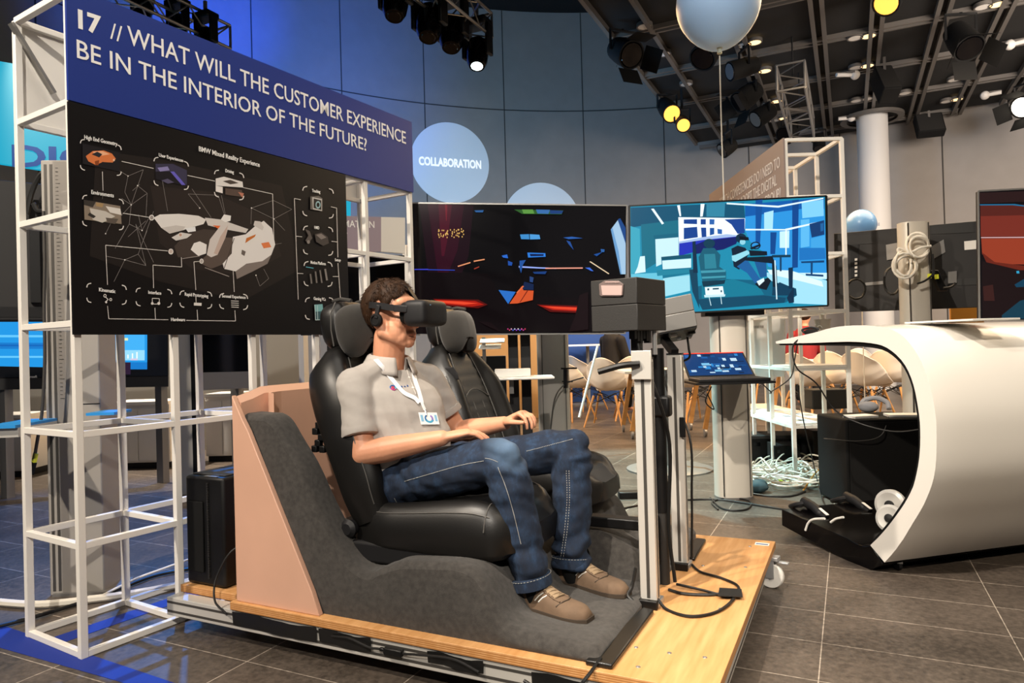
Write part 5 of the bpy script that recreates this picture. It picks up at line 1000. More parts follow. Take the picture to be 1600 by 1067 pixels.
lq(.03,.06,.97,.95,'#0f3f78',.0003)
for i in range(40):
    u, v = r2.random()*.8+.05, r2.random()*.75+.1; lq(u, v, min(.96, u+.03+r2.random()*.12), min(.93, v+.03+r2.random()*.1), r2.choice(['#2f8fd8','#1a5fa8','#7fc8f0','#0a2a50','#c8e8fa','#15508f']), .0006+i*.00003)
b.make('laptop_picture', SCREEN, lid, smooth=0); B().bar(l0+su*.268, l0+su*.268+rr_*.43, .004).make('red_edge', M['red_led'], lid)
cable([lo+rr_*.42+ff_*.2, lo+rr_*.5+ff_*.2+V((0,0,-.08)), dep(1205,612,4.5), dep(1235,590,4.6), dep(1242,560,4.3), dep(1248,530,4.0), dep(1258,524,3.95)], .004, 'black cable sagging from the laptop to the white desk edge')
cable([lo+rr_*.1+ff_*.1+V((0,0,-.03)), lo+rr_*.06+ff_*.1+V((0,0,-.12)), lo+rr_*.14+ff_*.2+V((0,0,-.18)), lo+rr_*.10+ff_*.2+V((0,0,-.08))], .004, 'small black cable loop hanging under the laptop tray')
# --- stands under the dark screen
o = thing('twin_column_stand', 'dark twin-column stand below the dark car-cabin screen', 'stand', dep(811, 530, 5.0)*1); c = dep(811, 530, 5.02); o.location = (c.x, c.y, 0)
for s in (-1, 1): B().ob(V((c.x,c.y,.03))+rr_*(s*.045-.036), rr_*.072, ff_*.06, (0,0,1.35)).make('column', M['plastic_dk'], o, bevel=.006)
B().ob(V((c.x,c.y,0))-rr_*.4-ff_*.25, rr_*.8, ff_*.5, (0,0,.03)).make('base_plate', M['black'], o, bevel=.006)
q = dep(818, 592, 4.85); B().ob(q-rr_*.22-ff_*.14, rr_*.43, ff_*.3, (0,0,.018)).make('shelf', M['white_plastic'], o, bevel=.006); B().ob(q-rr_*.20-ff_*.05+V((0,0,.018)), rr_*.25, ff_*.16, (0,0,.055)).make('cable_box', M['white_plastic'], o, bevel=.004); B().ob(q-rr_*.10-ff_*.02+V((0,0,-.1)), rr_*.03, ff_*.12, (0,0,.1)).make('bracket', M['grey_metal'], o)
gs, c = oval_column(863, 5.9, 0, 1.35, .27, .2, 'grey slotted column stand right of the dark twin columns', 'tower')
q = dep(893, 590, 5.7); cable([q+rr_*.1, q-rr_*.05+V((0,0,-.05)), dep(868,620,5.65), dep(862,655,5.65), dep(858,700,5.65)], .006, 'grey cable hanging down the grey column stand', material=M['alu_groove'])
o = B().ob(dep(877,577,5.7), rr_*.13, ff_*.05, (0,0,.012)).bar(dep(884,577,5.7), dep(884,606,5.7), .03).bar(dep(878,596,5.7), dep(895,596,5.7), .012).make('cable_clamp', M['black']); props(o, 'black clamp arm fixed on the grey column stand', 'clamp')
o = thing('paper_tray', 'white leaflet tray tilted beside the dark twin columns', 'tray', dep(768, 540, 5.6)); q = dep(748, 546, 5.6)
B().ob(q, rr_*.18, ff_*.2+V((0,0,.03)), (0,0,.01)).make('lower_tray', M['white_plastic'], o); B().ob(q+V((.01,0,.05)), rr_*.2, ff_*.2+V((0,0,.03)), (0,0,.008)).make('upper_tray', M['paper'], o); B().ob(q+rr_*.02+ff_*.18+V((0,0,-.92)), rr_*.03, ff_*.03, (0,0,1.02)).make('stand_leg', M['grey_metal'], o)
o = B().ob(V((0,0,0))+hor(738, 6.3), rr_*.3, ff_*.3, (0,0,1.0)).make('cabinet', M['black']); props(o, 'tall black cabinet behind the far headrest and leaflet tray', 'cabinet')
# ------------------------------------------------------------------ white curved desk
DP0 = onz(1385, 880, .06); e1a = R(131); e2 = V((cos(e1a-pi/2), sin(e1a-pi/2), 0)); DP = Plane((DP0.x, DP0.y), 131)
z8, z9 = Zc(1140, 480, 3.3333), Zc(1180, 680, 3.81)
OUT = z8(240,178,330,157,430,135,500,115,560,102,640,95,740,97,830,110,890,140,935,185,975,240,1010,310,1040,400,1062,490,1075,580,1078,660,1077,760,1070,850)+z9(1050,300,1000,420,940,520,880,620,825,695,770,757)
INN = z8(242,190,420,186,600,180,700,183,790,198,850,232,900,282,935,342,962,420,981,520,991,600,993,700,986,800,966,900)+z9(930,330,880,420,800,530,740,600,700,640,685,655)
Po, Pi = [DP.at(*p) for p in OUT], [DP.at(*p) for p in INN]; DL = 1.75
def resample(L, n):
    b2 = bez(L, 6); cum = [0]
    for i in range(1, len(b2)): cum.append(cum[-1]+(b2[i]-b2[i-1]).length)
    o, j = [], 0
    for k in range(n):
        t = cum[-1]*k/(n-1)
        while j < len(cum)-2 and cum[j+1] < t: j += 1
        f = (t-cum[j])/max(1e-9, cum[j+1]-cum[j]); o.append(b2[j].lerp(b2[j+1], min(1, f)))
    return o
Po, Pi = resample(Po, 60), resample(Pi, 60)
dk = thing('desk', 'large white C-shaped curved desk with black base', 'desk', V((DP0.x, DP0.y, 0))+e2*.8)
def arclen(L):
    a = [0]
    for i in range(1, len(L)): a.append(a[-1]+(L[i]-L[i-1]).length)
    return a
b = B(); n = len(Po); A2 = Po+Pi; b.add(A2+[p+e2*DL for p in A2], [(i, i+1, n+i+1, n+i) for i in range(n-1)]+[(2*n+i+1, 2*n+i, 3*n+i, 3*n+i+1) for i in range(n-1)]+[(i+1, i, 2*n+i, 2*n+i+1) for i in range(n-1)]+[(n+i, n+i+1, 3*n+i+1, 3*n+i) for i in range(n-1)]+[(0, n, 3*n, 2*n), (2*n-1, n-1, 3*n-1, 4*n-1)])
b.make('shell', M['white_gloss'], dk, smooth=40)
b = B(); Lq = [p+e2*.012 for p in Pi]; inn = []
cen = sum(Pi, V((0,0,0)))/n
for p in Lq: inn.append(p+(cen-p).normalized()*.022)
A2 = Lq+inn; b.add(A2+[p+e2*(DL-.02) for p in A2], [(i, i+1, n+i+1, n+i) for i in range(n-1)]+[(n+i, n+i+1, 3*n+i+1, 3*n+i) for i in range(n-1)]); b.make('inner_lining', M['black_matte'], dk, smooth=40)
TR = [DP.at(*p) for p in z9(155,440,157,537,640,800,680,805,757,768,685,655,650,662,600,648,540,612)]
b = B(); b.prism([p+e2*.002 for p in TR], e2*(DL-.01)); b.make('base_tray', M['black_gloss'], dk, bevel=.003)
p = onz(1387, 893, 0)+e2*.06; b = B(); b.lathe([(.016,-.009),(.02,-.006),(.02,.006),(.016,.009)], (p.x,p.y,.021), e2, 16); cw = b.make('castor', M['plastic_dk'], dk); B().bx(p.x-.018,p.x+.018,p.y-.018,p.y+.018,.035,.07).make('castor_fork', M['grey_metal'], dk)
# things on and in the desk
top_at = lambda px, py, k=0: DP.at(px, py)+e2*k
def ray_line(px, py, zz): return onz(px, py, zz)
ztop = max(p.z for p in Po)
def flat(name, label, cat, pix, zz, th, material): 
    o = B().prism([onz(x, y, zz) if False else p for x, y, p in [(0,0,q) for q in pix]], (0,0,th)).make(name, material, bevel=.001); return props(o, label, cat)
E8 = DP.at(1345, 510)+e2*.25; t_ = -V((DP.t.x, DP.t.y, 0))
flat('writing_pad', 'flat white pad lying on top of the curved desk', 'pad', [V((E8.x,E8.y,ztop+.001))+t_*a+e2*c for a, c in ((0,0),(.36,.0),(.36,.26),(0,.26))], 0, .008, M['paper'])
bq = V((E8.x,E8.y,ztop+.002))+t_*.30+e2*.62; o = thing('circuit_board', 'small green circuit board on top of the desk near the red screen', 'circuit board', bq)
B().ob(bq, t_*.14, e2*.1, (0,0,.004)).make('board', M['green_pcb'], o)
for k in range(7): B().ob(bq+t_*(.01+.018*k)+e2*(.01+.03*(k % 3))+V((0,0,.004)), t_*.012, e2*.02, (0,0,.006+.004*(k % 2))).make('chip', M['white_plastic'] if k % 2 else M['black'], o)
mq = DP.at(1252, 524)+e2*.06+V((0,0,.0)); o = thing('headphones', 'small black headset lying on the tip of the desk', 'headset', mq); B().ball(mq+V((0,0,.016)), (.036,.028,.018), 16, 10).make('ear_pad', M['black_matte'], o); B().tube(bez([mq+V((-.03,0,.01)), mq+V((-.04,.0,.03)), mq+V((0,.01,.04)), mq+V((.04,.01,.03))]), .006, 8).make('headband', M['plastic_dk'], o)
cable([mq+V((-.02,-.02,.005)), DP.at(1243,540)-e2*.015, DP.at(1245,575), DP.at(1250,600)+e2*.1, DP.at(1262,650)+e2*.2, DP.at(1300,680)+e2*.35, DP.at(1330,676)+e2*.5], .004, 'black cable hanging from the desk tip towards the black fabric box')
cq = dep(1286, 521, 5.0); cp_ = thing('paper_cup', 'paper cup with two sticks standing on the white shelf', 'cup', (cq.x, cq.y, cq.z)); B().lathe([(.042,0),(.056,.1),(.058,.103),(.054,.1),(.04,.006)], cq, n=24).make('cup_wall', M['cup'], cp_); B().tube([cq+V((-.01,0,.02)), cq+V((-.02,0,.14))], .004, 6).make('stick', M['white_plastic'], cp_); B().tube([cq+V((.015,0,.02)), cq+V((.02,0,.15))], .004, 6).make('stick', M['white_plastic'], cp_)
b = B(); b.tube([cq+V((-.02+.016*cos(R(a)), -.053, .04+.016*sin(R(a)))) for a in range(0, 320, 30)], .003, 6); b.make('cup_swirl', M['white_plastic'], cp_)
# black fabric box with papers
bx0 = onz(1326, 797, 0); sp = thing('speaker_cabinet', 'black fabric-covered box standing behind the desk opening', 'box', (bx0.x+.25, bx0.y+.1, 0))
ux, uy = (rr_*1).copy(), ff_.copy(); W_ = 114/FPX*(bx0-CAM).dot(cam_f)*1.12; Hb = (797-656)/FPX*(bx0-CAM).dot(cam_f)
B().ob(bx0+V((0,0,.012)), ux*W_, uy*.42, (0,0,Hb-.012)).make('cabinet', M['black_matte'], sp, bevel=.012); B().ob(bx0+ux*.02-uy*.006+V((0,0,.03)), ux*(W_-.04), uy*.006, (0,0,Hb-.05)).make('fabric_front', mat('fabric_black', '#0c0b0a', .95, bump=.5, bscale=500), sp)
for a, c in ((.03,.04),(W_-.06,.04),(.03,.36),(W_-.06,.36)): B().ob(bx0+ux*a+uy*c, ux*.03, uy*.03, (0,0,.013)).make('foot', M['black'], sp)
tb = bx0+V((0,0,Hb))
for k, (a, c, w2, h2, an, lab) in enumerate(((.07,.02,.17,.12,12,'white paper stack at the left on the black fabric box'), (.30,.05,.2,.14,-14,'white booklet at the right on the black fabric box'))):
    q = Matrix.Rotation(R(an), 3, 'Z'); o = B().ob(tb+ux*a+uy*c+V((0,0,.001)), q@(ux*w2), q@(uy*h2), (0,0,.016)).make('paper_stack', M['paper'], bevel=.002); props(o, lab, 'papers')
q = tb+ux*.30+uy*.26+V((0,0,.02)); o = thing('strap_goggles', 'grey strap-on goggles lying on the black fabric box', 'goggles', q); B().ball(q+V((-.02,0,.03)), (.06,.045,.038), 18, 12).make('shell', M['grey_fabric'], o); B().tube(bez([q+V((-.07,0,.03)), q+V((-.04,.05,.07)), q+V((.03,.05,.085)), q+V((.09,.02,.06)), q+V((.1,-.02,.02))]), .016, 8).make('strap', M['grey_fabric'], o)
cable([tb+ux*.28+uy*.02+V((0,0,.01)), tb+ux*.2-uy*.03+V((0,0,-.1)), tb+ux*.06-uy*.03+V((0,0,-.13)), tb-ux*.12+uy*.05+V((0,0,-.12))], .003, 'thin grey cable draped over the black fabric box', material=M['alu_groove'])
# white castor wheels and two hand controllers on the black tray
TT = DP.at(*z9(590,645)[0]).z+.002
def disc_wheel(px, py, k, r, lab, tilt):
    p = DP.lift(k).at(px, py); p.z = max(p.z, TT+r*.8); o = thing('loose_wheel', lab, 'wheel', (p.x,p.y,TT)); ax = V((-.45,-.8,tilt)).normalized()
    B().lathe([(r*.3,-.016),(r*.8,-.018),(r,-.01),(r,.01),(r*.8,.018),(r*.55,.012),(r*.3,.012)], p, ax, 32).make('rim', M['white_plastic'], o); B().lathe([(r*.28,-.018),(r*.3,.02),(r*.1,.024)], p, ax, 16).make('hub', M['dark_grey'], o)
disc_wheel(1392, 789, .33, .078, 'white plastic wheel standing upright on the black base, upper of two', .1); disc_wheel(1391, 810, .20, .066, 'white plastic wheel leaning on the black base, lower of two', .25)
def controller(px, py, k, lab):
    p = onz(px, py, TT+.002)+e2*k; o = thing('hand_controller', lab, 'controller', p, 'black controllers on the desk base'); d = (t_*.8-V((0,0,.28))).normalized(); s = e2
    B().tube(bez([p+V((0,0,.075))-t_*.03, p+t_*.05+V((0,0,.06)), p+t_*.11+V((0,0,.032)), p+t_*.15+V((0,0,.02))]), [.026]*8+[.024]*8+[.02]*9, 12).make('grip', M['plastic_dk'], o)
    B().tube([p-t_*.06+V((0,0,.05))+t_*.055*cos(R(a))+s*.05*sin(R(a))+V((0,0,.022*cos(R(a)))) for a in range(0, 360, 18)], .012, 8, closed=True).make('tracking_ring', M['plastic_dk'], o)
    B().ob(p+t_*.10+V((0,0,.062))-s*.008, t_*.06-V((0,0,.022)), s*.016, (0,0,.004)).make('white_strip', M['white_plastic'], o); B().ball(p-t_*.03+V((0,0,.02)), (.03,.03,.02), 12, 8).make('base_pad', M['black_matte'], o)
controller(1262, 806, .0, 'black hand controller on the desk base, left of two'); controller(1300, 800, .12, 'black hand controller on the desk base, right of two')
o = thing('wrist_strap', 'pale wrist straps hanging over the black desk edge', 'strap', onz(1275, 812, TT)); q = z9(420,500,350,505,320,530,305,570); B().tube(bez([DP.at(*p)-e2*.006+V((0,0,.004)) for p in q]), .006, 8).make('left_strap', M['white_plastic'], o); q = z9(505,495,460,505,430,525); B().tube(bez([DP.at(*p)+e2*.02+V((0,0,.004)) for p in q]), .006, 8).make('right_strap', M['white_plastic'], o)
# ------------------------------------------------------------------ second white frame with the taupe question banner
F2p = onz(1243, 757, 0); F2 = Plane((F2p.x, F2p.y), 116)
# its second row stands to the right, so it is built from the right side inwards
F2b = F2.lift(.42)
f2o = frame_thing('white square-tube frame with shelves behind the blue screen and desk', F2b, 4, 6, .42, .42, .427, .028)
for i0, i1, zz, nm in ((0,4,.43,'shelf'),(0,1,.855,'shelf')):
    b = B().prism([F2.uv(.42*i0,zz+.012), F2.uv(.42*i1,zz+.012), F2b.uv(.42*i1,zz+.012), F2b.uv(.42*i0,zz+.012)], (0,0,.012)); b.make(nm, M['white_panel'], f2o)
b = B(); 
for k in range(12): 
    u, v = .1+r2.random()*1.4, .04+r2.random()*.28; q = F2.uv(u, .4555)+F2.n*v; b.poly([q, q+F2.n*.06, q+F2.n*.06+F2.t*.09, q+F2.t*.09], lin(r2.choice(['#b09a86','#8f8a92','#c8a890','#a8a4a8'])))
b.make('shelf_prints', PRINT, f2o, smooth=0)
FL2 = F2.lift(-.022); o = thing('banner', 'taupe banner asking which competencies the digital group needs', 'banner', FL2.uv(.9, 1.9))
B().prism([FL2.uv(-.02,1.93), FL2.uv(1.9,1.93), FL2.uv(1.9,2.575), FL2.uv(-.02,2.575)], F2.n*.012).make('panel', M['taupe'], o)
F2n = FL2.lift(-.001); nr = -F2.t
M['text_pale'] = mat('text_pale', '#d9d2ce', .6)
zt = F2n.at(1213, 271).z
for k, (s, u, w2) in enumerate((('WHICH COMPETENCIES DO I NEED TO', .05, 1.5), ('TO ADOPT THE DIGITAL', .12, .98), ('GROUP?', .05, .33))):
    lettering(s, F2n.uv(u, zt+.03-.118*k), nr, (0,0,1), .09, w2, M['text_pale'], o, align='R')
# grey notice board
GP = pl2(1168, 6.1, 1226, 5.9); o = thing('notice_board', 'light grey notice board behind the beige column', 'sign', GP.at(1197, 590)); B().prism([GP.at(*p) for p in ((1168,501),(1226,497),(1226,588),(1170,592))], -GP.n*.02).make('panel', mat('notice_grey', '#bdb9b3', .5), o)
b = B(); gq = GP.lift(.002)
for k in range(7): b.poly([gq.at(1173+k*3, 513-.1*k), gq.at(1175+k*3, 513-.1*k), gq.at(1175+k*3, 509-.1*k), gq.at(1173+k*3, 509-.1*k)][::1], lin('#77736e'))
b.make('printed_line', PRINT, o, smooth=0); q = GP.at(1200, 588); B().bx(q.x-.02,q.x+.02,q.y+.02,q.y+.06,0,q.z+.1).make('leg', M['grey_metal'], o)
# storage boxes below the shelf
def crate(px, py, w2, d2, h2, lab, yaw=0, lid=True):
    p = onz(px, py, 0); q = Matrix.Rotation(R(yaw), 3, 'Z'); a, c = q@(rr_*w2), q@(ff_*d2); o = thing('storage_box', lab, 'box', p)
    B().ob(p+V((0,0,.002)), a, c, (0,0,h2)).make('body', M['black_matte'], o, bevel=.004)
    if lid: B().ob(p-a*.02-c*.02+V((0,0,h2)), a*1.04, c*1.04, (0,0,.03)).make('lid', M['dark_grey'], o, bevel=.004)
    B().ob(p+a*.1-c.normalized()*.004+V((0,0,h2*.75)), a*.12, c.normalized()*.006, (0,0,.03)).make('handle_slot', M['black_gloss'], o)
crate(1171, 729, .42, .3, .235, 'black lidded storage box under the shelf, beside the beige column', -8); crate(1211, 742, .2, .25, .23, 'black storage box at the shelf corner post', -8, False)
o = thing('computer_case', 'slim black computer standing behind the white cables', 'computer', onz(1275, 735, 0)); p = onz(1272, 737, 0); B().ob(p+V((0,0,.001)), rr_*.2, ff_*.4, (0,0,.33)).make('case', M['black'], o, bevel=.006); B().ob(p+rr_*.205+V((0,0,.03)), rr_*.01, ff_*.1, (0,0,.26)).make('port_panel', M['steel'], o)
for k in range(6): B().ob(p+rr_*.19-ff_*.006+V((0,0,.05+.04*k)), rr_*.018, ff_*.006, (0,0,.022)).make('port', [M['bag_blue'], M['amber'], M['steel']][k % 3], o)
o = B().ob(onz(1270, 640, .47)+V((0,0,.0)), rr_*.3, ff_*.2, (0,0,.17)).make('case', M['dark_grey'], bevel=.01); props(o, 'dark grey case lying on the white shelf of the second frame', 'case')
# cable heap on the floor
b = B(); c0 = onz(1262, 752, 0)
for k in range(34):
    pts = []; a = r2.random()*6.28; R1 = .06+r2.random()*.26; cx, cy = c0.x+r2.uniform(-.22,.2), c0.y+r2.uniform(-.25,.2)
    for j in range(14): a += .5+.12*r2.random(); pts.append((cx+R1*cos(a)*(.7+.7*r2.random()), cy+R1*sin(a)*(.6+.8*r2.random()), .012+.11*r2.random()**2*(1-(k%3)*.3)+(.004*k*.5)))
    b.tube(bez(pts, 4), .006, 6)
o = b.make('cable_heap', M['cable_white']); props(o, 'tangled heap of white cables on the floor under the second frame', 'cables', kind='stuff')
cable([onz(1190,747,.01), onz(1225,752,.01), onz(1262,752,.01), onz(1300,758,.01), onz(1335,757,.01)], .011, 'flat yellow-green cable on the floor before the white cable heap', material=M['yellow'])
cable([onz(1322,716,.05), dep(1300,722,4.9), dep(1275,738,4.9), onz(1255,766,.01)], .006, 'orange cable curving out of the white cable heap', material=M['amber'])
cable([onz(1110,778,.006), onz(1130,795,.006), onz(1165,796,.006), onz(1172,783,.006), onz(1140,778,.006), onz(1113,784,.006), onz(1122,796,.006)], .006, 'black cable ring on the floor in front of the beige column')
cable([onz(1165,770,.006), onz(1200,775,.006), onz(1235,775,.006), onz(1258,768,.006)], .008, 'black cable lying from the beige column to the cable heap')
cable([onz(960,797,.006), onz(1020,786,.006), onz(1110,780,.006), onz(1200,792,.006), onz(1250,800,.006)], .007, 'long black cable across the floor before the beige column')
cable([dep(1246,600,4.9), dep(1256,660,4.9), dep(1270,720,4.9), onz(1283,775,.02), onz(1290,790,TT)], .004, 'thin black cable dropping from the desk to the controllers')
o = B().ball(onz(1178,760,.04), (.1,.07,.045), 12, 8).ball(onz(1186,757,.05), (.06,.06,.04), 10, 8).make('bag', mat('bag_teal', '#2f4a52', .7)); props(o, 'small dark pouch on the floor right of the beige column', 'bag')
o = B().ob(onz(968,780,0), rr_*.2, ff_*.09, (0,0,.045)).make('power_adapter', M['black'], bevel=.006); props(o, 'black power adapter on the floor behind the platform', 'adapter')
o = B().ob(onz(1000,793,0), rr_*.045, ff_*.03, (0,0,.04)).make('orange_plug', M['orange'], bevel=.005); props(o, 'small orange plug on the floor behind the platform', 'plug')
# round base plate with pole
c = onz(1046, 733, 0); o = thing('pole_base', 'round steel base plate with a slim pole behind the aluminium posts', 'stand', c); B().lathe([(.36,0),(.36,.012),(.3,.03),(.05,.035)], c, n=56).make('base_plate', M['grey_metal'], o); B().tube([c+V((0,0,.03)), c+V((0,0,.85))], .025, 14).make('pole', M['grey_metal'], o)
# ------------------------------------------------------------------ rear of a screen with pillar and cable coils
TB = pl2(1303, 6.0, 1531, 5.55); o = thing('display_screen', 'rear side of a dark screen with grey cable coils on its pillar', 'screen', TB.at(1418, 485))
cb = [TB.at(*p) for p in ((1303,365),(1530,345),(1532,480),(1305,488))]; B().prism(cb, -TB.n*.05).make('rear_shell', M['tv_back'], o, bevel=.004)
tq_ = TB.lift(.001); z6 = Zc(1200, 200, 3.557)
for pp, mm, th in ((z6(440,600,610,590,610,640,440,650), 'dark_grey', .004), (z6(910,540,1140,520,1140,580,910,590), 'dark_grey', .004), (z6(455,650,505,645,505,830,460,835), 'black', .012), (z6(655,650,735,635,735,720,660,735), 'grey_metal', .01), (z6(905,660,975,620,985,690,915,730), 'grey_metal', .01), (z6(1090,630,1165,622,1168,672,1092,678), 'white_panel', .003), (z6(1000,800,1048,795,1048,860,1000,865), 'grey_metal', .012), (z6(1050,840,1175,830,1175,870,1050,875), 'dark_grey', .004), (z6(540,860,640,850,640,868,540,876), 'grey_metal', .008)):
    B().prism([tq_.at(*p) for p in pp], TB.n*th).make({'white_panel':'rating_label','grey_metal':'mount_plate','black':'port_bay','dark_grey':'vent'}[mm], M[mm], o)
for k in range(5): B().prism([tq_.lift(.012).at(*p) for p in z6(482,725+k*22,496,724+k*22,496,736+k*22,482,738+k*22)], TB.n*.004).make('port', M['white_plastic'], o)
ps, cpil = oval_column(1432, 5.45, 0, 1.97, .22, .16, 'beige pillar stand in front of the dark screen rear', 'pillar_beige')
f = lambda zx, zy, d=5.3: dep(1200+zx/3.557, 200+zy/3.557, d)
for k, (cx, cy, rx, ry) in enumerate(((830,650,62,68),(840,660,55,60),(768,760,60,62),(760,765,68,70),(765,772,55,58),(750,760,45,75))):
    pts = [f(cx+rx*cos(R(a)), cy+ry*sin(R(a)), 5.3+.03*sin(R(a*2+40*k))) for a in range(0, 360, 20)]
    o2 = props(B().tube(pts, .0095, 7, closed=True).make('cable_coil', M['cable_white']), 'loop of the light grey cable coil hanging on the beige pillar stand', 'cable', 'light cable coils on the pillar stand')
cable([f(905,655), f(850,665), f(790,690), f(725,670), f(735,720)], .01, 'grey cable tie strand across the cable coils', material=M['cable_white'])
for cx, cy, rx, ry, lab in ((490,895,50,55,'black cable coil at the lower left of the dark screen rear'), (690,850,45,75,'thin black cable loop left of the beige pillar stand')): props(B().tube([f(cx+rx*cos(R(a)), cy+ry*sin(R(a)), 5.5+.02*sin(R(a*3))) for a in range(0, 720, 20)], .009, 7).make('cable_coil', M['cable_black']), lab, 'cable')
o = thing('power_strip', 'black power strip with yellow tags hanging right of the beige pillar stand', 'power strip', f(930,850,5.35)); B().ob(f(905,790,5.38), rr_*.06, ff_*.05, f(960,905,5.38)-f(905,790,5.38)).make('strip', M['black'], o, bevel=.005)
for p in ((895,835),(935,838)): B().ob(f(*p, 5.33), rr_*.02, ff_*.02, (0,0,.035)).make('tag', M['yellow'], o)
cable([f(830,865), f(870,850), f(915,815), f(920,780), f(915,700)], .008, 'black cable with plug leading to the hanging power strip')
cable([f(975,890), f(1010,885), f(1030,875), f(1040,860)], .008, 'short black cable to the socket on the dark screen rear')
# ------------------------------------------------------------------ balloons
def balloon(px, py, rpx, d, material, label, strend, knot):
    c = dep(px, py, d); r = rpx/FPX*d; o = thing('balloon', label, 'balloon', c); kp = dep(knot[0], knot[1], d)
    b = B(); prof = [(0.001,r*1.02)]+[(r*sin(R(a)), r*cos(R(a))*(1.02 if a < 90 else 1.0+.12*sst(110,180,a))) for a in range(8, 176, 8)]
    b.lathe([(q, h) for q, h in reversed(prof)], c, (0,0,1), 40); b.make('envelope', material, o, smooth=80)
    z0 = c.z-r*1.12; b = B(); b.lathe([(r*.11,z0+.03*r*3),(r*.05,z0),(r*.06,z0-.05*r*2),(r*.03,z0-.05*r*2)], (c.x,c.y,0)); b.make('knot', mat('knot', '#c9c3a8', .5) if 'knot' not in bpy.data.materials else bpy.data.materials['knot'], o)
    b = B(); b.tube(bez([(c.x,c.y,z0-.05)]+strend), .0055, 6); b.make('string', M['cable_white'], o); return o, c, r
e0 = dep(1127, 190, 5.5); e1_ = dep(1131, 312, 5.5)
balloon(1122, 6, 64, 5.5, M['balloon'], 'large pale blue balloon floating at the top of the photo', [e0, e1_, V((e1_.x,e1_.y,1.0)), V((e1_.x,e1_.y,.0))], (1124,68))
bo, c, r = balloon(1345, 351, 23, 7.2, M['balloon2'], 'small blue balloon above the dark screen rear', [V((dep(1345,420,7.2).x, dep(1345,420,7.2).y, 1.3)), V((dep(1345,420,7.2).x, dep(1345,420,7.2).y, .0))], (1345,380))
lettering('ENABLE', dep(1349, 355, 7.2)-ff_*(r*.93)+rr_*.0, (rr_+ff_*.55).normalized(), (0,0,1), .03, .15, M['blue_cloth'], bo)
# amber display wall piece behind the desk
o = B().ob(dep(1486, 503, 6.3), rr_*.3, ff_*.02, (0,0,.14)).ob(dep(1486, 503, 6.3)+V((0,0,-.95)), rr_*.3, ff_*.02, (0,0,.95)).make('amber_sign', M['amber']); props(o, 'amber panel seen below the dark screen rear', 'panel')
# ================================================================== lounge behind: shell chairs, tables, people
def make_chair():
    t = thing('shell_chair', 'white shell chair', 'chair', (0,0,0), 'white shell chairs in the lounge'); s = 1.1
    def sh(u, v):      # u across, v from the front lip over the seat up the back
        a = (u-.5)*2; w2 = interp(v, [(0,.17),(.15,.22),(.45,.235),(.6,.23),(.85,.2),(1,.13)])
        x = interp(v, [(0,.22),(.08,.235),(.4,0.02),(.5,-.12),(.58,-.19),(1,-.27)]); zz = interp(v, [(0,.405),(.08,.44),(.4,.425),(.5,.445),(.58,.53),(1,.83)])
        lift = a*a*interp(v, [(0,.0),(.2,.05),(.45,.16),(.6,.08),(1,-.05)]); fw = a*a*interp(v, [(0,-.03),(.4,.0),(.55,.16),(.75,.13),(1,.02)])
        return V(((x+fw)*s, a*w2*s, (zz+lift)*s))
    b = B(); b.grid(16, 26, sh); o = b.make('shell', M['chair'], t, smooth=80); m2 = o.modifiers.new('solid', 'SOLIDIFY'); m2.thickness = .012; sb3 = o.modifiers.new('sub', 'SUBSURF'); sb3.levels = 1; sb3.render_levels = 1
    for sx in (-1, 1):
        for sy in (-1, 1): B().tube([(sx*.13*s,sy*.13*s,.37*s),(sx*.24*s,sy*.23*s,0)], [.017,.011], 8).make('leg', M['wood_leg'], t)
    b = B(); P = {(sx,sy): V((sx*.165*s,sy*.16*s,.27*s)) for sx in (-1,1) for sy in (-1,1)}; Q = {k: V((k[0]*.13*s,k[1]*.13*s,.40*s)) for k in P}
    for k in P:
        for j in P:
            if k < j: b.tube([P[k], Q[j]], .005, 5).tube([Q[k], P[j]], .005, 5)
    b.make('wire_brace', M['black'], t); return t
ch0 = make_chair(); first = True
spots = [(889,10.0,70,'white shell chair partly hidden by the grey column stand, leftmost in the lounge'), (946,9.2,95,'white shell chair with its back turned, left of the near aluminium post'), (912,11.5,60,'white shell chair behind the one with its back turned'), (985,9.9,110,'white shell chair just left of the near aluminium post'), (1012,11.2,80,'white shell chair seen between the two aluminium posts'), (1080,9.4,130,'white shell chair right of the far aluminium post'), (1098,10.4,100,'white shell chair touching the left side of the beige column'),
         (1190,11.3,120,'white shell chair under the grey notice board'), (1258,9.0,60,'white shell chair behind the left post of the second frame'), (1303,9.3,75,'white shell chair behind the right post of the second frame'), (1352,8.7,60,'white shell chair just left of centre in the desk opening'), (1392,9.3,70,'white shell chair at the right of the desk opening'), (1335,11.2,100,'white shell chair farthest back in the desk opening'), (1282,11.6,90,'white shell chair farthest back behind the second frame')]
for px, d, an, lab in spots:
    p = hor(px, d); p.z = 0
    if first: ch0.location = p; ch0.rotation_euler = (0,0,R(an)); ch0['label'] = lab; first = False
    else: copy_tree(ch0, p, R(an), lab)
def table(px0, px1, d, dd, lab):
    a, c = hor(px0, d), hor(px1, d); o = thing('folding_table', lab, 'table', (a+c)/2); s = (c-a); s.z = 0; f2 = ff_*dd
    B().ob(a+V((0,0,.74)), s, f2, (0,0,.03)).make('tabletop', M['white_panel'], o, bevel=.004)
    for u in (.08, .92):
        for v in (.1, .9):
            q = a+s*u+f2*v; lean = s.normalized()*(-.12 if u < .5 else -.12); B().bar(q+V((0,0,.74))-lean, q+lean*.0+V((0,0,.09)), .05, .035, s).make('leg', M['wood_leg'], o)
            B().lathe([(.03,-.016),(.045,-.012),(.045,.012),(.03,.016)], q+V((0,0,.047)), s, 18).make('castor', M['grey_metal'], o)
table(975, 1112, 7.75, .8, 'wheeled table with light wooden legs behind the aluminium posts')
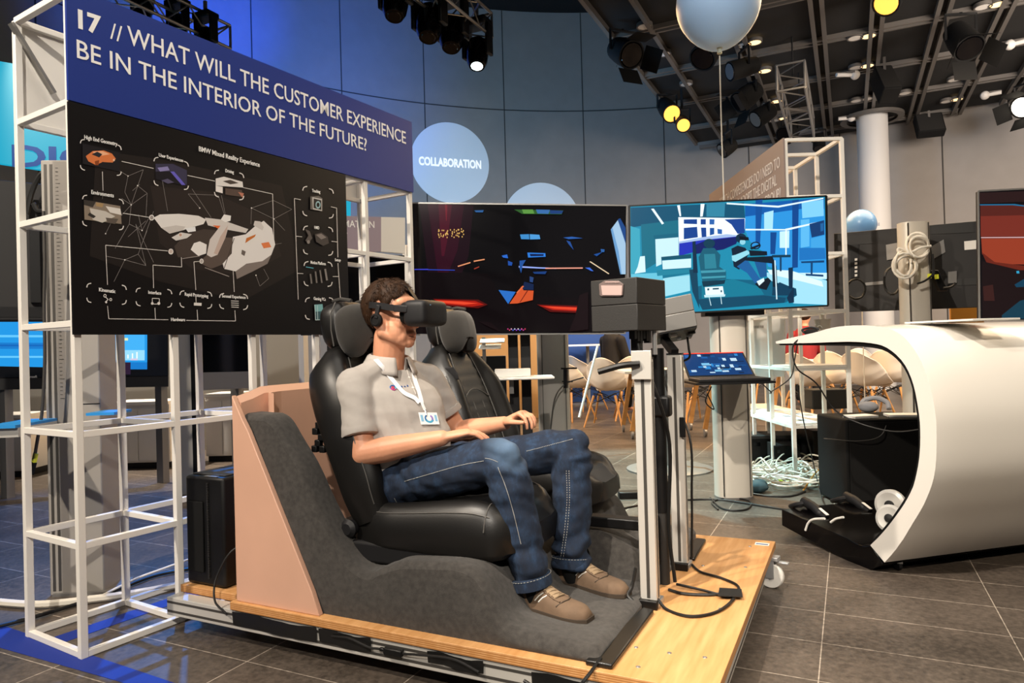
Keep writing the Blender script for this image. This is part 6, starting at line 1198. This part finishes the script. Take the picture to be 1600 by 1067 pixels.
table(1225, 1330, 9.75, .7, 'long wheeled table among the chairs behind the desk opening')
c = hor(934, 6.6); o = B().tube([dep(905,652,6.6), dep(934,540,6.8)], .012, 10).make('white_pole', M['white_plastic']); props(o, 'thin white pole leaning in front of the lounge chairs', 'pole')
# far partitions
def partition(name, label, px0, d0, px1, d1, z0, z1, material, th=.06):
    a, c = hor(px0, d0), hor(px1, d1); t = (c-a).normalized(); o = B().ob(a+V((0,0,z0)), c-a, V((-t.y,t.x,0))*th, (0,0,z1-z0)).make(name, material); return props(o, label, 'partition')
partition('blue_partition', 'blue partition behind the lounge, under the dark screen', 868, 13.2, 985, 13.1, 0, 1.5, M['blue_cloth'])
partition('tan_partition', 'tan partition behind the leaflet tray', 700, 9.5, 842, 10.5, 0, 1.45, mat('tan', '#a98a62', .6))
o = thing('bar_table', 'tall white bar table in front of the blue partition', 'table', hor(918, 12.5)); c = hor(918, 12.5); B().lathe([(.5,1.06),(.5,1.09)], c, n=30).make('tabletop', M['white_panel'], o); B().tube([c, c+V((0,0,1.06))], .03, 12).make('post', M['grey_metal'], o); B().lathe([(.3,0),(.3,.02)], c, n=30).make('base', M['grey_metal'], o)
c = hor(842, 12.6); o = B().ball(c+V((0,0,.85)), (.55,.4,.45), 20, 14).ob(c+V((-.3,-.2,0)), (.6,0,0), (0,.4,0), (0,0,.8)).make('lounge_seat', M['white_panel']); props(o, 'rounded white lounge seat at the left of the blue partition', 'seat')
for px, d, an, lab, jk, hold in ((957, 10.6, 60, 'person in a dark suit seated with back turned below the dark screen', 'suit', 1), (1258, 10.9, 90, 'person in a red top seated behind the second frame', 'red_top', 0)):
    M.setdefault('red_top', mat('red_top', '#8f1f22', .8)); p = hor(px, d); o = thing('person', lab, 'person', p); q = Matrix.Rotation(R(an), 3, 'Z'); F = lambda x, y, zz: p+q@V((x, y, zz))
    b = B(); b.caps([F(0,0,1.2), F(.02,0,1.3)], [.06,.06], 12).ball(F(.02,0,1.42), (.09,.08,.12), 16, 12).ball(F(.1,0,1.41), (.02,.015,.025), 8, 6).ball(F(.0,.08,1.42), (.02,.012,.03), 8, 6).ball(F(.0,-.08,1.42), (.02,.012,.03), 8, 6)
    b.caps([F(0,0,.55), F(0,0,.85), F(0,0,1.15)], [.14,.14,.13], 14)
    for s in (-1, 1): b.caps([F(0,s*.19,1.14), F(.06,s*.24,.88), F(.3,s*.14,.86)], [.055,.048,.032], 12).ball(F(.36,s*.12,.87), (.05,.035,.02), 10, 8).caps([F(.02,s*.1,.55), F(.45,s*.13,.56), F(.42,s*.13,.1)], [.08,.065,.045], 12).caps([F(.42,s*.13,.06), F(.55,s*.13,.04)], [.035,.03], 10)
    fuse(b, 'body', M['skin'], o, .014, 3)
    b = B(); b.caps([F(0,0,.58), F(0,0,.85), F(0,0,1.13)], [.17,.165,.16], 18)
    for s in (-1, 1): b.caps([F(0,s*.19,1.14), F(.06,s*.24,.88), F(.26,s*.155,.86)], [.075,.066,.05], 14)
    fuse(b, 'jacket', M[jk], o, .014, 4); b = B()
    for s in (-1, 1): b.caps([F(0,s*.1,.55), F(.45,s*.13,.57), F(.42,s*.13,.12)], [.1,.08,.06], 14)
    fuse(b, 'trousers', M['suit'], o, .014, 3); b = B(); b.ball(F(-.01,0,1.46), (.1,.09,.1), 18, 12); b.make('hair', M['hair'], o)
# ================================================================== left background: tower, rear screens, big displays
TWp = onz(135, 928, 0); TW = Plane((TWp.x, TWp.y), 30)
tw = thing('display_tower', 'tall grey slotted display tower standing behind the white frame', 'stand', (TWp.x, TWp.y, 0)); a_, n_ = TW.t, TW.n
B().ob(TW.uv(-.16, 0)-n_*.16, a_*.24, n_*.16, (0,0,2.0)).make('mast', M['tower'], tw, bevel=.006)
for u in (-.145, -.12, -.01): B().ob(TW.uv(u, .02)+n_*.0, a_*(.012 if u < 0 else .004), n_*.0015, (0,0,1.96)).make('groove', M['alu_groove'], tw)
B().ob(TW.uv(-.01,.87)+n_*.0002, a_*.09, n_*.001, (0,0,.004)).make('panel_joint', M['black'], tw)
b = B()
for k in range(60): b.ob(TW.uv(-.095, .9+.018*k), a_*(.02 if k % 5 == 0 else .012), n_*.001, (0,0,.0015))
b.make('scale_marks', M['black'], tw); B().ob(TW.uv(-.14, 0)-n_*.18, a_*.27, n_*.2, (0,0,.012)).make('foot_plate', M['grey_metal'], tw)
B().ob(TW.uv(-.25,.80)+n_*.0, a_*.14, n_*.3, (0,0,.012)).make('keyboard_shelf', mat('shelf_lit_blue', '#2f8fd6', .4), tw); B().ob(TW.uv(-.25,.76), a_*.14, n_*.28, (0,0,.04)).make('shelf_bracket', M['alu'], tw); B().ob(TW.uv(.10,.83), a_*.12, n_*.16, (0,0,.012)).make('keyboard_shelf', bpy.data.materials['shelf_lit_blue'], tw)  # blue light falling on the shelves put into their colour
RB = Plane((TWp.x-.25, TWp.y+.3), 62)
def rear_tv(label, pl, u0, u1, z0, z1):
    o = thing('display_screen', label, 'screen', pl.uv((u0+u1)/2, z0)); B().prism([pl.uv(u0,z0), pl.uv(u1,z0), pl.uv(u1,z1), pl.uv(u0,z1)], -pl.n*.06).make('rear_shell', M['tv_back'], o, bevel=.01)
    um, zm = (u0+u1)/2, (z0+z1)/2
    for du in (-.2, .2): B().ob(pl.uv(um+du-.02, zm-.25), pl.t*.04, pl.n*.04, (0,0,.5)).make('mount_bar', M['black'], o)
    B().ob(pl.uv(u0+.06, z1-.12), pl.t*.02, pl.n*.004, (0,0,.1)).make('rating_label', M['white_panel'], o); B().ob(pl.uv(u0+.04,z0+.02), pl.t*(u1-u0-.08), pl.n*.004, (0,0,.05)).make('connector_bay', M['black'], o)
    for du, dz in ((.12,.12),(.12,-.12)): 
        for s in (u0+.15, u1-.15): B().lathe([(.008,0),(.006,.006)], pl.uv(s, zm+dz*2.4), pl.n, 10).make('bolt', M['steel'], o)
rear_tv('rear of a dark screen on the tower, left of the black board', RB, -.95, -.06, 1.27, 1.95)
rear_tv('rear of a second dark screen cut by the left edge of the photo', RB, -1.9, -1.0, 1.2, 1.9)
f = lambda px, py, d: dep(px, py, d)
cable([f(42,335,3.3), f(50,300,3.3), f(62,275,3.3), f(72,272,3.3), f(76,300,3.3), f(74,325,3.3), f(60,330,3.3), f(52,318,3.3)], .012, 'grey cable loop behind the white frame at the rear screen')
cable([f(68,330,3.1), f(70,400,3.1), f(69,480,3.1), f(70,560,3.1), f(66,640,3.1), f(58,690,3.1), f(53,720,3.1)], .007, 'long grey cable hanging down in front of the tower', material=M['alu_groove'])
o = thing('cable_connector', 'yellow-marked connector dangling at the end of the long cable', 'connector', f(50,738,3.1)); B().bar(f(56,708,3.1), f(53,722,3.1), .02, .012).make('sleeve', M['yellow'], o); B().bar(f(53,722,3.1), f(48,741,3.1), .024, .014).make('plug', M['black'], o)
# cyan projection screen with big letters
CY = pl2(-80, 7.4, 545, 8.6); o = thing('projection_screen', 'large cyan lit screen with dark blue letters behind the white frame', 'screen', CY.at(230, 330)); c = [CY.at(*p) for p in ((-80,80),(548,180),(548,340),(-80,245))]
for p in c[2:]: p.z = 1.95+.5
M['cyan'] = mat('cyan_screen', '#1badcf', .9, emit=.95, spec=.05); M['cyan'].node_tree.nodes['Principled BSDF'].inputs['Base Color'].default_value = (.01,.02,.02,1); B().prism([CY.at(-80,82), CY.at(548,190), CY.at(548,338), CY.at(-80,243)], -CY.n*.08).make('lit_face', M['cyan'], o)
M['cyan_text'] = mat('cyan_text', '#0a4f9e', .8, emit=.6, spec=.1); lettering('DIGITAL', CY.at(19,259)+CY.n*.002, CY.t, (0,0,1), .24, 1.75, M['cyan_text'], o, bold=.03); M['cyan_text'].node_tree.nodes['Principled BSDF'].inputs['Base Color'].default_value = (.005,.01,.03,1)
for u in (60, 500): q = CY.at(u, 300); B().bx(q.x-.04,q.x+.04,q.y+.1,q.y+.18,0,q.z).make('support', M['black'], o)
# large touch display
HB = pl2(-60, 5.3, 265, 5.9); o = thing('touch_display', 'wide black touch display with blue picture behind the tower', 'screen', HB.at(100, 600)); cc = [(-60,492),(263,500),(263,588),(-60,592)]
B().prism([HB.at(*p) for p in cc], -HB.n*.08).make('housing', M['black'], o, bevel=.006); B().prism([HB.at(*p) for p in ((-60,592),(263,588),(263,604),(-60,610))], -HB.n*.06).make('speaker_bar', M['dark_grey'], o)
P = [('#08090b', [(-58,494),(262,501),(262,587),(-58,590)]), ('#1f8fd8', [(-58,500),(230,503),(230,577),(-58,571)]), ('#1673c0', [(-58,535),(160,536),(160,545),(-58,545)]), ('#5fbcf0', [(-58,523),(160,524),(160,527),(-58,527)]), ('#5fbcf0', [(-58,556),(160,556),(160,559),(-58,559)]), ('#0f5fae', [(-58,538),(160,539),(160,541),(-58,541)]), ('#3fa8e8', [(160,523),(226,523),(226,563),(160,563)]), ('#8fd0f4', [(160,547),(226,547),(226,563),(160,563)]), ('#1673c0', [(204,566),(230,566),(230,577),(204,577)]), ('#d8e8c0', [(166,524),(174,524),(174,528),(166,528)]), ('#e8b0c8', [(160,528),(166,528),(166,533),(160,533)]), ('#d8e0b0', [(194,528),(200,528),(200,532),(194,532)]), ('#c8c0d8', [(204,560),(215,560),(215,563),(204,563)]), ('#2a1a30', [(175,566),(204,566),(204,585),(175,585)])]
P += [('#e8f4fc', [(164+k*7,560),(166+k*7,560),(166+k*7,550+(k*5 % 7)),(164+k*7,550+(k*5 % 7))]) for k in range(8)]
picture('picture', HB, P, SCREEN_HI, o, .0004); txt(HB.lift(.003), 'Microsoft', (41,590.5), (58,590), 4, o, M['text_white'], .01)
for u in (-20, 230): q = HB.at(u, 600); B().bx(q.x-.04,q.x+.04,q.y+.1,q.y+.16,0,q.z+.1).make('stand_leg', M['grey_metal'], o)
HC_ = pl2(310, 6.2, 400, 6.3); o = thing('display_screen', 'black switched-off screen with grey bar between the frame posts', 'screen', HC_.at(355, 590)); B().prism([HC_.at(*p) for p in ((312,500),(398,500),(398,580),(312,582))], -HC_.n*.06).make('panel', M['black_gloss'], o); B().prism([HC_.at(*p) for p in ((312,582),(398,580),(398,606),(312,610))], -HC_.n*.06).make('grey_bar', M['tower'], o); q = HC_.at(355, 600); B().bx(q.x-.05,q.x+.05,q.y+.08,q.y+.14,0,q.z+.1).make('stand_leg', M['grey_metal'], o)
# pale partition walls and low cabinets at the back left
partition('pale_partition', 'pale grey partition wall behind the touch display', -160, 7.2, 470, 8.2, 0, 1.5, mat('partition_grey', '#8e8a82', .6))
def cabinet(px0, px1, d, h, lab):
    a, c = hor(px0, d), hor(px1, d); t = (c-a); o = thing('sideboard', lab, 'cabinet', (a+c)/2); f3 = ff_*.4
    B().ob(a+V((0,0,.06)), t, f3, (0,0,h-.06)).make('body', M['white_panel'], o, bevel=.004); B().ob(a-ff_*.02+V((0,0,h)), t, f3+ff_*.02, (0,0,.03)).make('top', M['white_plastic'], o)
    for k in range(2): B().ob(a+t*(.02+.49*k)-ff_*.012+V((0,0,.08)), t*.47, ff_*.012, (0,0,h-.12)).make('door', M['white_panel'], o); 
    B().ob(a+t*.03+ff_*.03, t*.94, f3*.85, (0,0,.06)).make('plinth', M['black'], o)
cabinet(-40, 32, 6.4, .55, 'low white cabinet at the left edge below the touch display'); cabinet(165, 262, 6.7, .62, 'low white cabinet behind the tower, second from left'); cabinet(318, 372, 7.0, .66, 'low white cabinet seen between frame posts above the computer')
# column with power sockets between the posts
o = thing('cable_column', 'beige cable column between the frame posts', 'column', hor(292, 5.4)); c = hor(292, 5.4); B().ob(c-rr_*.07, rr_*.1, ff_*.1, (0,0,1.5)).make('column', M['pillar_beige'], o); B().ob(c+rr_*.035-ff_*.02, rr_*.03, ff_*.05, (0,0,1.4)).make('socket_strip', M['black'], o)
# mauve sign and dark screen behind the right end of the frame
MP = pl2(530, 6.3, 634, 6.6); o = thing('banner', 'mauve banner ending in MATION behind the right end of the white frame', 'banner', MP.at(580, 395)); B().prism([MP.at(*p) for p in ((440,334),(595.5,339),(595.5,393),(440,396))], -MP.n*.03).make('panel', M['mauve'], o); B().prism([MP.at(*p) for p in ((595.5,339),(633,340),(633,396),(595.5,393))], -MP.n*.03).make('white_panel', M['white_panel'], o)
txt(MP, 'MATION', (537,354.5), (585,356), 11, o, M['text_white'], .01); txt(MP, '?', (537,372), (543,372), 10, o, M['text_white'], .01)
for u in (460, 628): q = MP.at(u, 390); B().bx(q.x-.03,q.x+.03,q.y+.05,q.y+.11,0,q.z+.05).make('support', M['white_metal'], o)
DPn = pl2(440, 5.6, 636, 5.9); o = thing('display_screen', 'black screen seen through the right end of the white frame', 'screen', DPn.at(540, 520)); B().prism([DPn.at(*p) for p in ((470,397),(632,399),(634,522),(470,524))], -DPn.n*.06).make('panel', M['black_gloss'], o); q = DPn.at(550, 520); B().bx(q.x-.06,q.x+.06,q.y+.08,q.y+.15,0,q.z+.2).make('stand_leg', M['grey_metal'], o)
# flat blue floor strips and cables at the left
o = B().prism([onz(*p, .0005) for p in ((-60,962),(0,976),(275,1068),(262,1090),(190,1066),(0,1012),(-60,995))], (0,0,.001)).make('blue_floor_strip', M['strip_blue']); props(o, 'wide blue strip on the floor in front of the white frame', 'tape')
q = FP.lift(-FD+.1); o = B().prism([q.uv(.03,.0005), q.uv(1.2,.0005), q.lift(.09).uv(1.2,.0005), q.lift(.09).uv(.03,.0005)], (0,0,.001)).make('blue_floor_strip', M['strip_blue']); props(o, 'blue strip on the floor inside the white frame', 'tape')
cable([onz(-30,938,.02), onz(60,944,.02), onz(150,935,.02), onz(220,925,.02), onz(285,912,.02), onz(330,900,.02)], .017, 'thick white cable on the floor behind the white frame', material=M['cable_white'])
cable([onz(-30,985,.012), onz(60,962,.012), onz(160,930,.012), onz(240,900,.012), onz(300,888,.012)], .008, 'black cable crossing the floor behind the white frame')
cable([onz(160,930,.03), onz(210,905,.06), onz(250,890,.08), onz(300,872,.1)], .005, 'thin white wire rising towards the computer tower', material=M['cable_white'])
